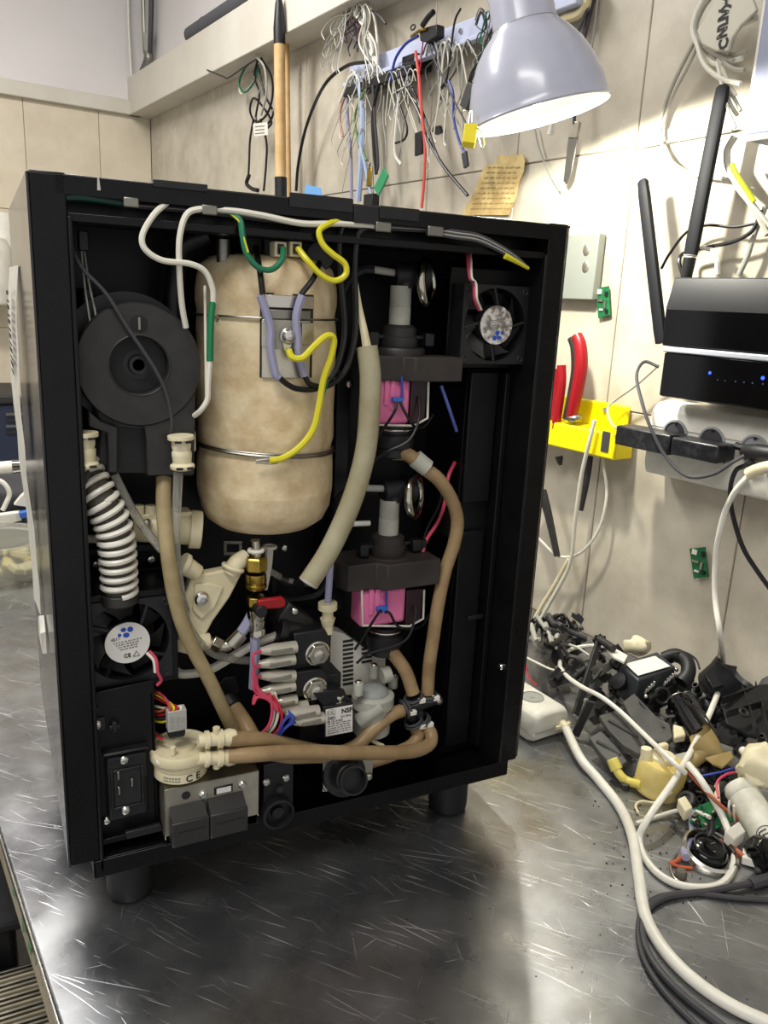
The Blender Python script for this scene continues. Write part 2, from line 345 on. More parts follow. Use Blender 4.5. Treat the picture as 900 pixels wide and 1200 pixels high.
# ================================================================= THE OPEN MACHINE
MW, MD, MH, YB, XI = .502, .38, .6, .14, .475     # width, depth, height, partition depth, inner right face
MC = thing('water_dispenser', 'open black drinks machine on the table with its boiler, pumps, fans and hoses exposed', 'machine', (MW / 2, MD / 2, TZ))
def mp(name, mb, m, bevel=0, parent=None, **k): return obj(name, mb, m, parent or MC, bevel, **k)
def cabinet():
    # left side: sheet + front flange + taller corner post
    mp('side_panel', MB().box(0, .0022, .0, MD, 0, MH - .001), M_side, .0008)
    mp('front_flange', MB().box(.0022, .0275, 0, .022, .001, MH), M_black, .0012)
    mp('inner_side', MB().box(.0275, .031, .0, YB, -.012, MH - .03), M_blackin, .001)
    # right side
    mp('side_panel', MB().box(MW - .0022, MW, .004, MD, 0, MH - .001), M_side, .0008)
    mp('front_flange', MB().prism([(XI, 0, .0), (MW - .006, 0, .0), (MW - .0001, .005, .0), (MW - .0001, .02, .0), (XI, .02, 0)], (0, 0, MH)), M_black, .0008)
    rs = mp('inner_side', MB().box(XI - .002, XI + .0004, .0, YB, -.015, MH - .03), M_blackin, .001)
    mp('column', MB().box(.4275, XI - .003, .058, YB, -.012, .452), M_blackin, .0015)
    mp('column_cover', MB().box(.4270, .4625, .049, .0575, .305, .450), M_blackin, .0018, label='narrow upright black cover panel')
    mp('column_cover', MB().box(.4270, .4600, .049, .0575, .002, .272), M_blackin, .0018, label='narrow upright black cover panel')
    mp('column_strip', MB().box(.4655, XI - .003, .040, .0575, .0, .45), M_blackin, .001)
    mp('latch_slot', MB().pbox(548, 721, 566, 726, .046, .003), M_bplast, .0005)
    screw((XI - .0023, .012, .118), .0042, MC, (-1, 0, 0))
    mp('partition', MB().box(.028, XI, YB, YB + .0018, -.016, MH - .028), M_blackin, 0)
    mp('top_panel', MB().box(.0022, MW - .0022, 0.0, MD, MH - .003, MH - .0008), M_side, .0005)
    mp('rear_panel', MB().box(.0022, MW - .0022, MD - .002, MD, 0, MH - .003), M_side)
    mp('bottom_panel', MB().box(.0022, MW - .0022, YB + .002, MD - .002, -.001, .001), M_blackin)
    # front top rail with channel and lower lip
    rail = MB().box(.0195, XI + .002, 0, .002, .5845, .5985)
    rail.box(.0195, XI, .002, .034, .5945, .5965).box(.0275, XI, .033, .035, .566, .5965).box(.0275, XI, .0045, .034, .566, .568).box(.0275, XI, .0030, .0045, .566, .5725)
    tr = mp('top_rail', rail, M_black, .0006)
    for u0, v0, u1, v1 in ((180, 213, 244, 222), (340, 229, 415, 246), (415, 242, 444, 262), (445, 243, 492, 258)):
        b = MB().pbox(u0, v0, u1, v1, -.0015, .0012); obj('rail_tab', b, M_bplast, tr, .0005)
    b = MB().ppoly([(114, 208), (116, 208), (118, 223), (114, 223)], -.001, .001); obj('bright_notch', b, M_steel, tr, label='bright slot end in the rail')
    # bottom tray
    b = MB().box(.0215, .486, 0, .002, -.0185, .0).box(.0215, .486, .002, YB, -.0175, -.0155).box(.0215, .0235, 0, YB, -.0175, .0).box(.484, .486, .0, YB, -.0175, .0)
    mp('bottom_tray', b, M_black, .0007)
    mp('tray_step', MB().box(.028, .135, .004, .03, -.0155, -.001), M_blackin, .001)
    for x, y in ((.060, .046), (.435, .046), (.060, .33), (.435, .33)):
        f = MB().lathe((x, y, TZ), (0, 0, 1), [(.019, 0), (.0225, .0015), (.0235, .006), (.0235, .048), (.0215, .0555), (.0215, .058)], 32)
        mp('foot', f, M_rubber)
cabinet()
def rail_cables():
    y = .001
    mp('green_cable', MB().tube([PY(64, 232, .006), PY(85, 230, .004), PY(110, 232, .004), PY(150, 238, .006)], .0036, 8), mat('dark_green_cable', '#0c3328', .45))
    mp('grey_cable', MB().tube([PY(*q) for q in ((240, 244, .004), (275, 247, .001), (310, 253, .0), (355, 262, .0), (400, 262, .002), (450, 266, .004))], .0026), M_wwire)
    for k, c in enumerate((M_dgwire, M_grwire, M_dgwire)):
        mp('cable', MB().tube([PY(160, 240 + k, .012), PY(240, 247 + k, .012), PY(330, 256 + k * 2, .01), PY(450, 264 + k * 2, .01), PY(510, 269 + k, .008)], .0017, 6), c)
    for u, v in ((154, 237), (246, 246), (450, 266), (511, 271)):
        mp('cable_clip', MB().pbox(u - 9, v - 6, u + 9, v + 6, -.003, .006), M_dsteel, .001, label='small metal cable clip')
    # tail of flat cables ending in a green and yellow tip on the right
    for k, (m, dv) in enumerate(((M_dgwire, -2), (M_grwire, 0), (M_dgwire, 2), (M_grwire, 4), (M_dgwire, 6))):
        mp('cable_tail', MB().tube([PY(*q) for q in ((505, 268 + dv, .004), (535, 273 + dv, .0), (560, 277 + dv, -.002), (585, 289 + dv * .9, -.002), (604, 301 + dv * .6, .0), (619, 314, .002))], .0014, 6), m)
    mp('cable_tip', MB().tube([PY(592, 300, -.0035), PY(604, 306, -.003), PY(619, 314.5, .0)], lambda t: .003 - .0014 * t), M_ywire, label='green and yellow sleeve end')
rail_cables()
def tank():
    x, y = .2072, .0705
    zt, zb = PY(312, 298, .02).z, PY(312, 633, .02).z; r = .0665
    prof = [(.006, zb - .001), (r * .45, zb), (r * .72, zb + .004), (r * .88, zb + .012), (r * .965, zb + .024), (r, zb + .042)]
    n = 22
    for k in range(n + 1): prof.append((r, zb + .042 + (zt - zb - .075) * k / n))
    prof += [(r * .975, zt - .019), (r * .92, zt - .009), (r * .8, zt - .002), (r * .5, zt + .001), (.006, zt + .001)]
    b = MB().lathe((x, y, 0), (0, 0, 1), prof, 72)
    for i, q in enumerate(b.v):
        d = Vector((q.x - x, q.y - y, 0)); k = noise.noise(Vector((q.x * 22, q.y * 22, q.z * 10))) * .0016 + noise.noise(Vector((q.x * 60, q.y * 60, q.z * 35))) * .0007
        # pinched where the wire bands bite
        for zbnd in (PY(312, 372, .004).z, PY(312, 536, .004).z): k -= .0022 * math.exp(-((q.z - zbnd) / .006) ** 2)
        if d.length > .02: b.v[i] = q + d.normalized() * k
    bo = mp('boiler', b, M_insul, ang=60, label='round beige foil-wrapped boiler')
    def band(v, tilt, r2=.0010):
        z = PY(312, v, .004).z
        return MB().tube([Vector((x + math.cos(t) * (r + .0008), y + math.sin(t) * (r + .0008), z + tilt * math.cos(t))) for t in [2 * math.pi * k / 48 for k in range(48)]], r2, 6, 1, True)
    obj('wire_band', band(373, 0), M_dsteel, bo); obj('wire_band', band(537, -.0035, .0014), M_dsteel, bo)
    obj('wire_band', band(534, -.003, .0009), M_dsteel, bo)
    obj('band_hook', MB().torus(PY(250, 374, .006), (0, 1, .3), .004, .0009, 16, 6), M_steel, bo)
    obj('band_hook', MB().tube([PY(*q) for q in ((300, 540, .001), (318, 538, -.001), (326, 541, -.002), (318, 543, -.001), (300, 542, .001))], .0012, 6), M_steel, bo)
    # window in the wrap: clamp plate, upper steel band, clear sleeve with terminal screw
    def curved(u0, v0, u1, v1, dr, th=.0012, nn=10):
        a, c = PY((u0), (v0 + v1) / 2, .008), PY(u1, (v0 + v1) / 2, .008); za = PY((u0 + u1) / 2, v0, .004).z; zc = PY((u0 + u1) / 2, v1, .004).z
        t0 = math.acos(max(-1, min(1, (a.x - x) / r))); t1 = math.acos(max(-1, min(1, (c.x - x) / r))); m = MB(); rg = []
        for k in range(nn + 1):
            t = t0 + (t1 - t0) * k / nn; ca, sa = math.cos(t), -math.sin(t)
            rg.append([Vector((x + ca * q, y + sa * q, zz)) for q, zz in ((r + dr, za), (r + dr + th, za), (r + dr + th, zc), (r + dr, zc))])
        return m.rings(rg)
    obj('recess', curved(305, 344, 366, 443, .0, .0006), M_ink, bo, label='dark cut-out edge')
    obj('steel_strap', curved(305, 346, 365, 361, .001, .0022), M_steel, bo, .0006)
    obj('steel_strap', curved(307, 363, 362, 374, .001, .0014), M_dsteel, bo, .0006)
    cp = mp('clamp_plate', curved(307, 375, 361, 443, .001, .0018), M_alu, .0006, label='aluminium clamp plate with clear cover')
    obj('cover_sheet', curved(318, 375, 346, 409, .0045, .0012), M_clear, cp, .0005)
    obj('side_plate', curved(349, 378, 363, 404, .004, .0012), M_alu, cp, .0005)
    obj('side_plate', curved(307, 376, 318, 406, .004, .0012), M_alu, cp, .0005)
    screw(PY(338, 393, -.004), .0055, cp); obj('washer', MB().torus(PY(338, 394, -.003), (0, 1, 0), .0065, .0012, 18, 6), M_steel, cp)
    obj('ring_terminal', MB().ppoly([(332, 388), (341, 392), (342, 404), (337, 414), (333, 412), (331, 400)], -.003, .001), M_steel, cp, .0003)
    # lavender sleeves over the black heater leads
    for pts in (((305, 346), (312, 366), (317, 385), (317, 408), (323, 438), (327, 443)), ((354, 346), (350, 358), (347, 373), (349, 395), (350, 415), (357, 441))):
        mp('sleeve', MB().tube([PY(u, v, -.0045) for u, v in pts], .0037, 8), M_lav, label='lavender insulating sleeve')
    mp('heater_lead', MB().tube([PY(*q) for q in ((300, 290, .03), (305, 320, .0), (308, 345, -.004))], .0026), M_bwire)
    mp('heater_lead', MB().tube([PY(*q) for q in ((375, 306, .03), (368, 325, .0), (353, 345, -.004))], .0026), M_bwire)
    mp('heater_lead', MB().tube([PY(*q) for q in ((326, 441, -.0045), (336, 450, -.004), (350, 456, -.003), (372, 455, .0), (390, 440, .004), (401, 410, .006), (404, 380, .008), (401, 340, .01), (398, 300, .01), (400, 270, .008), (410, 262, .006))], .0026), M_bwire)
    mp('heater_lead', MB().tube([PY(*q) for q in ((357, 441, -.0045), (365, 451, -.003), (385, 452, .0), (404, 435, .006), (414, 405, .008), (417, 370, .01), (416, 320, .008), (418, 285, .006), (424, 270, .004), (445, 264, .006))], .0026), M_bwire)
    # earth lead looping over the front
    mp('earth_lead', MB().tube([PY(*q) for q in ((338, 410, -.008), (343, 419, -.011), (355, 419, -.013), (368, 406, -.014), (382, 394, -.013), (391, 397, -.012), (388, 418, -.01), (379, 445, -.008), (374, 475, -.007), (367, 503, -.006), (352, 523, -.005), (333, 536, -.003), (316, 540, -.002))], .0031), M_ywire, label='yellow earth lead')
    mp('earth_lead', MB().tube([PY(*q) for q in ((385, 444, -.007), (376, 476, -.006), (369, 505, -.0045), (358, 521, -.004))], .0008, 6), M_gwire, label='green stripe of the earth lead')
    # two cream terminals on top
    for u in (329, 347):
        tb = mp('terminal_housing', MB().pbox(u - 7, 283, u + 7, 301, .012, .015), M_cream, .0008)
        obj('terminal_opening', MB().pbox(u - 3.5, 286, u + 4, 298, .0115, .002), M_brown, tb)
        obj('brass_contact', MB().pbox(u - 2, 289, u + 2, 297, .011, .002), M_brass, tb)
    mp('sensor_lead', MB().tube([PY(*q) for q in ((268, 248, .004), (281, 258, .0), (284, 275, -.004), (289, 297, -.006), (302, 313, -.007), (318, 316, -.006), (330, 305, -.002), (332, 291, .008))], .0026), M_gwire, label='green and yellow sensor lead')
    mp('sensor_lead', MB().tube([PY(*q) for q in ((270, 250, .002), (282, 262, -.0025), (286, 280, -.0065), (291, 296, -.0085))], .0009, 6), M_ywire, label='yellow stripe')
    mp('sensor_lead', MB().tube([PY(*q) for q in ((402, 256, .004), (384, 263, .0), (374, 271, -.002), (378, 286, -.004), (390, 298, -.006), (404, 309, -.007), (405, 322, -.007), (392, 329, -.006), (376, 322, -.005), (360, 305, -.002), (349, 291, .008))], .0027), M_ywire, label='yellow looped sensor lead')
    # top fittings
    mp('top_fitting', MB().box(x - .028, x - .010, .05, .075, zt - .002, zt + .03), M_bplast, .002)
    mp('top_fitting', MB().cyl((x + .0, .06, zt - .003), (x + .0, .06, zt + .025), .012), M_bgrey, .001)
    mp('top_fitting', MB().cyl((x - .048, .045, zt - .012), (x - .048, .045, zt + .012), .006), M_dsteel, .001)
    mp('thermal_cutout', MB().cyl(PY(375, 300, .04), PY(375, 300, .025), .013), M_bplast, .001)
    # white leads on the left of the tank, with green sleeve
    mp('white_lead', MB().tube([PY(*q) for q in ((196, 237, .004), (180, 252, .0), (167, 275, -.002), (170, 292, -.003), (190, 305, -.003), (222, 309, -.002), (240, 318, -.001), (249, 338, .0), (250, 356, .001))], .0025), M_wwire)
    mp('white_lead', MB().tube([PY(*q) for q in ((240, 244, .0), (220, 250, -.001), (211, 275, -.002), (210, 310, .0), (213, 355, .006), (218, 384, .01))], .0025), M_wwire)
    mp('green_sleeve', MB().tube([PY(249, 354, .001), PY(247, 380, .0), PY(246, 423, .0)], .0030), M_gsleeve)
    mp('white_lead', MB().tube([PY(*q) for q in ((246, 420, .0), (244, 450, .0), (243, 468, .0), (236, 480, .002), (228, 487, .012))], .0024), M_wwire)
    mp('thin_white_lead', MB().tube([PY(*q) for q in ((240, 335, .016), (241, 400, .006), (242, 470, .004))], .0012), M_wwire)
    # bottom outlet: brass coupling, chrome ball valve with red lever
    mp('outlet_stub', MB().cyl(PY(299, 633, .03), PY(301, 652, .03), .005), M_chrome)
    mp('outlet_collar', MB().torus(PY(300, 645, .03), (0, 0, 1), .0065, .002), M_white)
    bz = lambda v: PY(300, v, .03).z
    bx = PY(300, 670, .03).x
    br = mp('brass_coupling', MB().lathe((bx, .03, bz(710)), (0, 0, 1), [(.008, 0), (.0095, .002), (.0095, .010), (.007, .011)], 6), M_brass, .0004, ang=25)
    obj('hex_nut', MB().lathe((bx, .03, bz(668)), (0, 0, 1), [(.0105, 0), (.0112, .001), (.0112, .012), (.0095, .014)], 6), M_brass, br, .0004, ang=25)
    obj('knurled_ring', MB().lathe((bx, .03, bz(690)), (0, 0, 1), [(.009, 0), (.0105, .002), (.0105, .005), (.0092, .006), (.0105, .008), (.0098, .016)], 24), M_brass, br)
    vb = mp('ball_valve', MB().lathe((bx + .001, .03, bz(742)), (0, 0, 1), [(.0068, 0), (.0078, .002), (.0078, .014), (.0095, .017), (.0095, .026)], 24), M_chrome)
    obj('valve_lever', MB().prism([PY(302, 704, .012), PY(331, 700, .012), PY(335, 703, .012), PY(335, 711, .012), PY(330, 713, .012), PY(304, 715, .012)], (0, .006, 0)), M_red, vb, .0015, label='red lever')
    obj('lever_pivot', MB().cyl((bx, .03, bz(709)), (bx, .010, bz(709)), .006), M_rubber, vb, .001)
    obj('tube_nut', MB().lathe((bx + .002, .03, bz(745)), (0, 0, 1), [(.0075, 0), (.0085, .001), (.0085, .007), (.007, .009), (.0082, .011), (.0082, .017)], 24), M_chrome, vb)
    mp('drain_tube', MB().tube([PY(299, 740, .03), PY(299, 770, .03), PY(297, 806, .032)], .0052), M_lav, label='bluish white drain tube')
    # compression elbow to the left
    el = mp('elbow_fitting', MB().tube([PY(244, 751, .035), PY(258, 757, .034), PY(270, 755, .033)], .0062, 12), M_chrome)
    obj('elbow_nut', MB().cyl(PY(247, 751, .035), PY(257, 756, .035), .0085, None, 6), M_chrome, el, .0006)
    obj('elbow_nut', MB().cyl(PY(270, 755, .033), PY(283, 741, .032), .0085, .0078, 12), M_chrome, el, .0006)
    mp('elbow_tube', MB().tube([PY(282, 742, .033), PY(290, 730, .034), PY(297, 716, .036)], .0055), M_lav)
    # bracket and tube behind the tank foot
    bk = [(262, 634), (284, 634), (284, 651), (262, 651)]
    mp('frame_bracket', MB().ppoly([bk[0], bk[1], (284, 638), (262, 638)], .09, .002).ppoly([(262, 647), (284, 647), bk[2], bk[3]], .09, .002).ppoly([(262, 638), (266, 638), (266, 647), (262, 647)], .09, .002).ppoly([(280, 638), (284, 638), (284, 647), (280, 647)], .09, .002), M_dsteel, .0005)
    mp('support_peg', MB().tube([PY(316, 640, .06), PY(314, 665, .06), PY(309, 690, .06)], .0042), M_white)
    mp('support_collar', MB().torus(PY(316, 641, .06), (0, 0, 1), .006, .0018), M_white)
    mp('tube', MB().tube([PY(*q) for q in ((314, 668, .06), (328, 676, .06), (345, 683, .05), (356, 684, .045))], .0036), M_clear)
    mp('black_sleeve', MB().tube([PY(*q) for q in ((330, 678, .058), (346, 684, .05), (360, 682, .03))], .0048), M_rubber)
tank()
def fan(cx, cy, half, y, rot, label_px, seed, yd=.02):
    """Square axial fan: housing with round bore, hub, seven blades, four struts, sticker."""
    c = PY(cx, cy, y); h = half; ro = h * .93
    n = 40; m = MB(); outer = []
    for k in range(n):   # square outline sampled by angle
        t = 2 * math.pi * k / n + math.pi / 4; q = max(abs(math.cos(t)), abs(math.sin(t))); outer.append((math.cos(t) / q * h, math.sin(t) / q * h))
    inner = [(math.cos(2 * math.pi * k / n + math.pi / 4) * ro, math.sin(2 * math.pi * k / n + math.pi / 4) * ro) for k in range(n)]
    rg = [[c + Vector((a, dy, b)) for a, b in pts] for pts, dy in ((outer, 0), (outer, yd), (inner, yd), (inner, 0))]
    m.rings(rg, close=True)
    f = mp('fan', m, M_bplast, label=label_px)
    for sx in (-1, 1):
        for sz in (-1, 1):
            obj('screw_hole', MB().torus(c + Vector((sx * h * .86, -.0003, sz * h * .86)), (0, 1, 0), h * .07, .0006, 16, 5), M_bgrey, f)
    rh = h * .50
    obj('hub', MB().lathe(c + Vector((0, yd * .9, 0)), (0, -1, 0), [(rh, 0), (rh, yd * .75), (rh * .94, yd * .88), (rh * .2, yd * .88)], 36), M_bplast, f)
    for k in range(7):
        t = 2 * math.pi * k / 7 + rot; rg = []
        for j in range(5):
            rr = rh + (ro * .97 - rh) * j / 4; a0 = t + .12 * j / 4; a1 = a0 + .62 + .05 * j
            rg.append([c + Vector((math.cos(a0) * rr, yd * .75, math.sin(a0) * rr)), c + Vector((math.cos(a1) * rr, yd * .2, math.sin(a1) * rr)),
                       c + Vector((math.cos(a1) * rr, yd * .2 + .0012, math.sin(a1) * rr)), c + Vector((math.cos(a0) * rr, yd * .75 + .0012, math.sin(a0) * rr))])
        obj('fan_blade', MB().rings(rg), M_bgrey, f)
    for k in range(4):
        t = math.pi / 2 * k + .5 + rot; a = c + Vector((math.cos(t) * rh * .8, .001, math.sin(t) * rh * .8)); b = c + Vector((math.cos(t + .25) * ro * 1.0, .002, math.sin(t + .25) * ro))
        obj('strut', MB().tube([a, b], h * .05, 5, 1), M_bplast, f)
    obj('hub_ring', MB().lathe(c + Vector((0, .002, 0)), (0, -1, 0), [(rh, 0), (rh, .0035), (rh * .93, .0042), (rh * .9, .0035)], 36), M_bplast, f)
    return f, c, rh
def sticker(f, c, r, ang, y, lines, dirty=False):
    s = obj('sticker', MB().lathe(Vector((c.x, y, c.z)), (0, -1, 0), [(r, 0), (r, .0003)], 40), M_label if not dirty else mat('dirty_label', '#cfccc6', .6, col2='#6f625a', nscale=150, nlo=.4, nhi=.6), f)
    ca, sa = math.cos(ang), math.sin(ang); X = Vector((ca, 0, sa)); Y = Vector((-sa, 0, ca)); O = Vector((c.x, y - .0004, c.z))
    for k, q in enumerate(((-.30, .46, .085), (-.10, .68, .10), (.20, .64, .13), (-.01, .40, .12))):   # blue propeller-like mark
        o = O + X * q[0] * r + Y * q[1] * r; obj('mark_lobe', MB().lathe(o, (0, -1, 0), [(r * q[2], 0), (r * q[2], .0002)], 18, sx=1.2 if k % 2 else 1), M_bink, f)
    for tx, px, pyy, sz in lines:
        text(tx, sz * r, O + X * px * r + Y * pyy * r + Vector((0, -.0002, 0)), X, Y, M_ink if 'C' in tx or 'A' in tx else M_print, f, bold=.0001)
    for k in range(4):
        w = .6 - .08 * k; yy = -.05 - .12 * k + .12; o = O + Y * yy * r - X * w * r
        b = MB()
        xx = -w
        random.seed(int(c.x * 1e4) + k)
        while xx < w:
            l = random.uniform(.03, .12); b.boxf(O + X * xx * r + Y * yy * r, X * l * r, Vector((0, -.0002, 0)), Y * .055 * r); xx += l + random.uniform(.02, .06)
        obj('fine_print', b, M_print, f)['kind'] = 'stuff'
    return s
def fans():
    f, c, rh = fan(149, 752, .0405, .022, .3, 'lower left axial fan', 1)
    sticker(f, c, rh * .98, .10, .022 + .002 - .0046, [('4211', -.5, .30, .2), ('CE', -.1, -.62, .26)])
    O = Vector((c.x + rh * .36, .0189, c.z - rh * .58)); r = rh * .14   # outlined triangle beside the CE mark
    obj('triangle_mark', MB().tube([O + Vector((-r, 0, -r * .8)), O + Vector((r, 0, -r * .65)), O + Vector((0, 0, r))], r * .16, 4, 1, True), M_ink, f)
    mp('fan_shroud', MB().box(c.x - .045, c.x - .0405, .026, .12, c.z - .045, c.z + .042).box(c.x - .045, c.x + .046, .0235, .12, c.z - .046, c.z - .0412).box(c.x + .0405, c.x + .046, .023, .12, c.z - .045, c.z + .042).box(c.x - .045, c.x + .046, .023, .12, c.z + .0408, c.z + .047), M_blackin, .0008)
    mp('fan_lead', MB().tube([PY(*q) for q in ((172, 765, .02), (180, 774, .015), (182, 788, .014))], .0015), M_wwire)
    mp('fan_lead', MB().tube([PY(*q) for q in ((175, 763, .02), (183, 773, .014), (185, 788, .013), (189, 797, .014), (184, 803, .016))], .0015), M_pwire)
    f, c, rh = fan(580, 381, .0392, .022, .9, 'upper right axial fan', 2)
    sticker(f, c, rh * .98, math.pi + .2, .022 + .002 - .0046, [], True)
    mp('fan_plate', MB().box(c.x - .043, XI - .002, .043, .046, c.z - .045, c.z + .055), M_blackin, .0005)
    mp('fan_lead', MB().tube([PY(*q) for q in ((548, 290, .04), (549, 305, .02), (551, 325, .014), (556, 333, .013), (557, 350, .012), (562, 363, .016))], .0022), M_pwire)
    mp('fan_lead', MB().tube([PY(*q) for q in ((550, 290, .038), (552, 306, .018), (553, 325, .011), (558, 333, .010), (559, 350, .009), (564, 363, .014))], .0012), M_wwire)
    mp('cable_tie', MB().torus(PY(553, 330, .013), (0, 0, 1), .0035, .0008, 14, 5), M_bplast)
fans()
def blower():
    y = .028; c = PY(161, 427, y)
    px = lambda v: PY(161, v, y)
    R = .0535
    pts = []                                              # volute outline: circle, then outlet straight down on the right
    k = .00074
    def rel(u, v): return c + (PY(u, v, y) - PY(161, 427, y))
    out = [rel(*q) for q in ((96, 440), (93, 415), (98, 392), (110, 373), (130, 360), (155, 355), (180, 358), (202, 369), (217, 386), (226, 408), (229, 430), (227, 455), (226, 500), (223, 557), (188, 557), (140, 553), (112, 545), (116, 500), (108, 475))]
    m = MB().prism(out, (0, .055, 0)); b = mp('blower', m, M_bgrey, .003, label='round charcoal centrifugal blower')
    obj('face_disc', MB().lathe(c, (0, -1, 0), [(.0515, 0), (.0515, .0100), (.050, .0118), (.0250, .0118), (.0240, .0105), (.0238, .0005)], 56, cap1=False), M_bgrey, b)
    obj('inlet_hole', MB().lathe(c + Vector((.0, -.0008, 0)), (0, -1, 0), [(.0238, .0), (.0236, .0012)], 40), mat('dark_inlet', '#0c0c0c', .6), b, label='dark round inlet')
    M_dk = mat('dark_inlet', '#0c0c0c', .6)
    obj('motor_boss', MB().lathe(c + Vector((0, 0, .000)), (0, -1, 0), [(.0225, 0), (.0215, .0015), (.0085, .0022), (.0078, .007), (.005, .007), (.005, .002)], 32), M_bplast, b)
    obj('inlet_rim', MB().torus(c + Vector((0, -.0115, 0)), (0, 1, 0), .0250, .0009, 44, 6), M_bgrey, b)
    s = PY(163, 379, y - .012); obj('screw_well', MB().lathe(s, (0, -1, 0), [(.0068, 0), (.0068, .0006), (.0058, .0007)], 20), M_dk, b)
    obj('screw_slot', MB().cbox(s + Vector((0, -.0011, 0)), (.0018, .0006, .010)), M_dsteel, b)
    obj('volute_cover', MB().prism([rel(*q) + Vector((0, -.0100, 0)) for q in ((106, 470), (118, 482), (136, 490), (158, 493), (167, 500), (169, 512), (170, 555), (224, 555), (226, 500), (226, 455), (228, 430), (214, 402), (203, 438), (184, 464), (140, 469))], (0, .0095, 0)), M_bgrey, b, .0015)
    obj('duct_rib', MB().ppoly([(104, 482), (118, 494), (138, 501), (138, 554), (127, 554), (126, 508), (104, 500)], y - .010, .012), M_bgrey, b, .0012)
    obj('duct_recess', MB().ppoly([(136, 500), (170, 504), (171, 554), (136, 554)], y - .001, .004), M_dk, b)
    obj('rear_shell', MB().lathe(c + Vector((-.006, .03, .004)), (0, -1, 0), [(.05, -.02), (.0555, 0), (.0555, .02)], 48), M_bplast, b)
    mp('thin_black_cable', MB().tube([PY(*q) for q in ((81, 273, .03), (85, 292, .02), (97, 315, .015), (125, 345, .012), (150, 385, .012), (180, 430, .012), (195, 462, .014), (201, 500, .018), (190, 530, .024), (170, 553, .035))], .0017), M_dgwire)
    for q in (((95, 270, .06), (96, 300, .05), (100, 340, .03), (106, 380, .022), (108, 400, .022)), ((97, 280, .06), (104, 330, .04), (113, 375, .022), (112, 410, .02))):
        mp('thin_black_cable', MB().tube([PY(*a) for a in q], .0008, 6), M_grwire)
    mp('connector', MB().pbox(92, 270, 104, 294, .05, .01), M_bplast, .001)
    mp('air_pipe', MB().tube([PY(*q) for q in ((245, 275, .07), (215, 290, .08), (205, 330, .09), (202, 370, .09), (205, 400, .09))], .009, 12), M_bplast)
    mp('blower_mount', MB().pbox(96, 338, 112, 365, .05, .05), M_bplast, .002)
    mp('outlet_mount', MB().pbox(196, 500, 228, 558, .05, .06), M_bplast, .002)
    # quick couplings, cream with slotted collars
    for (u, v, L, y0, dx) in ((99, 512, 36, .012, 0), (212, 516, 34, .006, 0)):
        a, e = PY(u, v, y0), PY(u + 2, v + L, y0); r = .0088; ax = (a - e).normalized()
        q = mp('quick_coupling', MB().lathe(e, ax, [(.009, 0), (.0105, .0015), (.0105, .004), (.0078, .006), (.0085, .012), (.0085, .015), (.0075, .017), (.0082, .02), (.0082, .025), (.0112, .0265), (.0112, .030)], 28), M_cream, .0003)
        for p in (e + ax * .0025, a):
            obj('collar_slot', MB().cbox(p + Vector((-.0045, -.0102, 0)), (.0055, .002, .002)).cbox(p + Vector((.0045, -.0102, 0)), (.0055, .002, .002)), M_ink, q)
    mp('quick_coupling_body', MB().pbox(216, 505, 230, 530, .03, .02), M_cream, .002)
    # ribbed suction hose: white coil around a dark clear core
    core = [PY(*q) for q in ((92, 520, .05), (98, 548, .035), (115, 580, .022), (132, 615, .018), (138, 650, .018), (140, 694, .02))]
    cen = catmull(core, 40); coil = []
    L = [0]
    for i in range(1, len(cen)): L.append(L[-1] + (cen[i] - cen[i - 1]).length)
    turns = 17; nst = turns * 20; j = 0
    for i in range(nst + 1):
        s = L[-1] * i / nst
        while j < len(L) - 2 and L[j + 1] < s: j += 1
        t = (s - L[j]) / max(1e-9, L[j + 1] - L[j]); p = cen[j].lerp(cen[j + 1], t); tg = (cen[min(j + 2, len(cen) - 1)] - cen[max(0, j - 1)]).normalized()
        x, y2, _ = frame_of(tg); a = 2 * math.pi * turns * i / nst; coil.append(p + (x * math.cos(a) + y2 * math.sin(a)) * .0142)
    h = mp('suction_hose', MB().tube(core, .0128, 20), mat('smoky_hose', '#5b574e', .25, trans=.3, ior=1.2), label='clear suction hose with a white spiral')
    obj('spiral_rib', MB().tube(coil, .0027, 7, 1), M_white, h)
    mp('hose_cuff', MB().cyl(PY(140, 694, .02), PY(141, 706, .02), .0155, .0165, 28), M_bgrey, .001)
    mp('hose_tab', MB().ppoly([(92, 562), (104, 551), (108, 556), (98, 572)], .01, .003), M_bgrey, .0008)
    # clear tubes
    mp('clear_tube', MB().tube([PY(*q) for q in ((209, 553, .018), (207, 600, .016), (206, 640, .014), (211, 690, .012), (219, 730, .014), (238, 757, .03), (262, 770, .04), (300, 775, .045))], .0042), M_clear)
    mp('clear_tube', MB().tube([PY(*q) for q in ((134, 556, .03), (150, 588, .03), (168, 618, .03), (190, 645, .022))], .0038), M_clear)
    mp('drain_hose', MB().tube([PY(*q) for q in ((192, 560, .03), (192, 600, .016), (197, 650, .008), (205, 700, .006), (219, 745, .008), (243, 792, .014), (262, 832, .02), (276, 862, .028))], .0068, 12), M_chose)
    mp('spare_tube', MB().tube([PY(*q) for q in ((92, 622, .06), (102, 631, .06), (130, 632, .06))], .004), M_wwire)
    # cream three-way body behind
    tw = mp('cream_manifold', MB().cyl(PY(156, 615, .06), PY(228, 620, .05), .0155, None, 32), M_cream, .001)
    obj('end_cap', MB().cyl(PY(222, 620, .051), PY(236, 621, .049), .0185, .018, 32), M_cream, tw, .001)
    obj('flange', MB().pbox(158, 602, 226, 614, .045, .02), M_cream, tw, .001)
    for u in (162, 177): obj('port', MB().cyl(PY(u, 592, .05), PY(u, 603, .05), .0055, None, 16), M_cream, tw, .0005)
    screw(PY(172, 613, .042), .0045, tw)
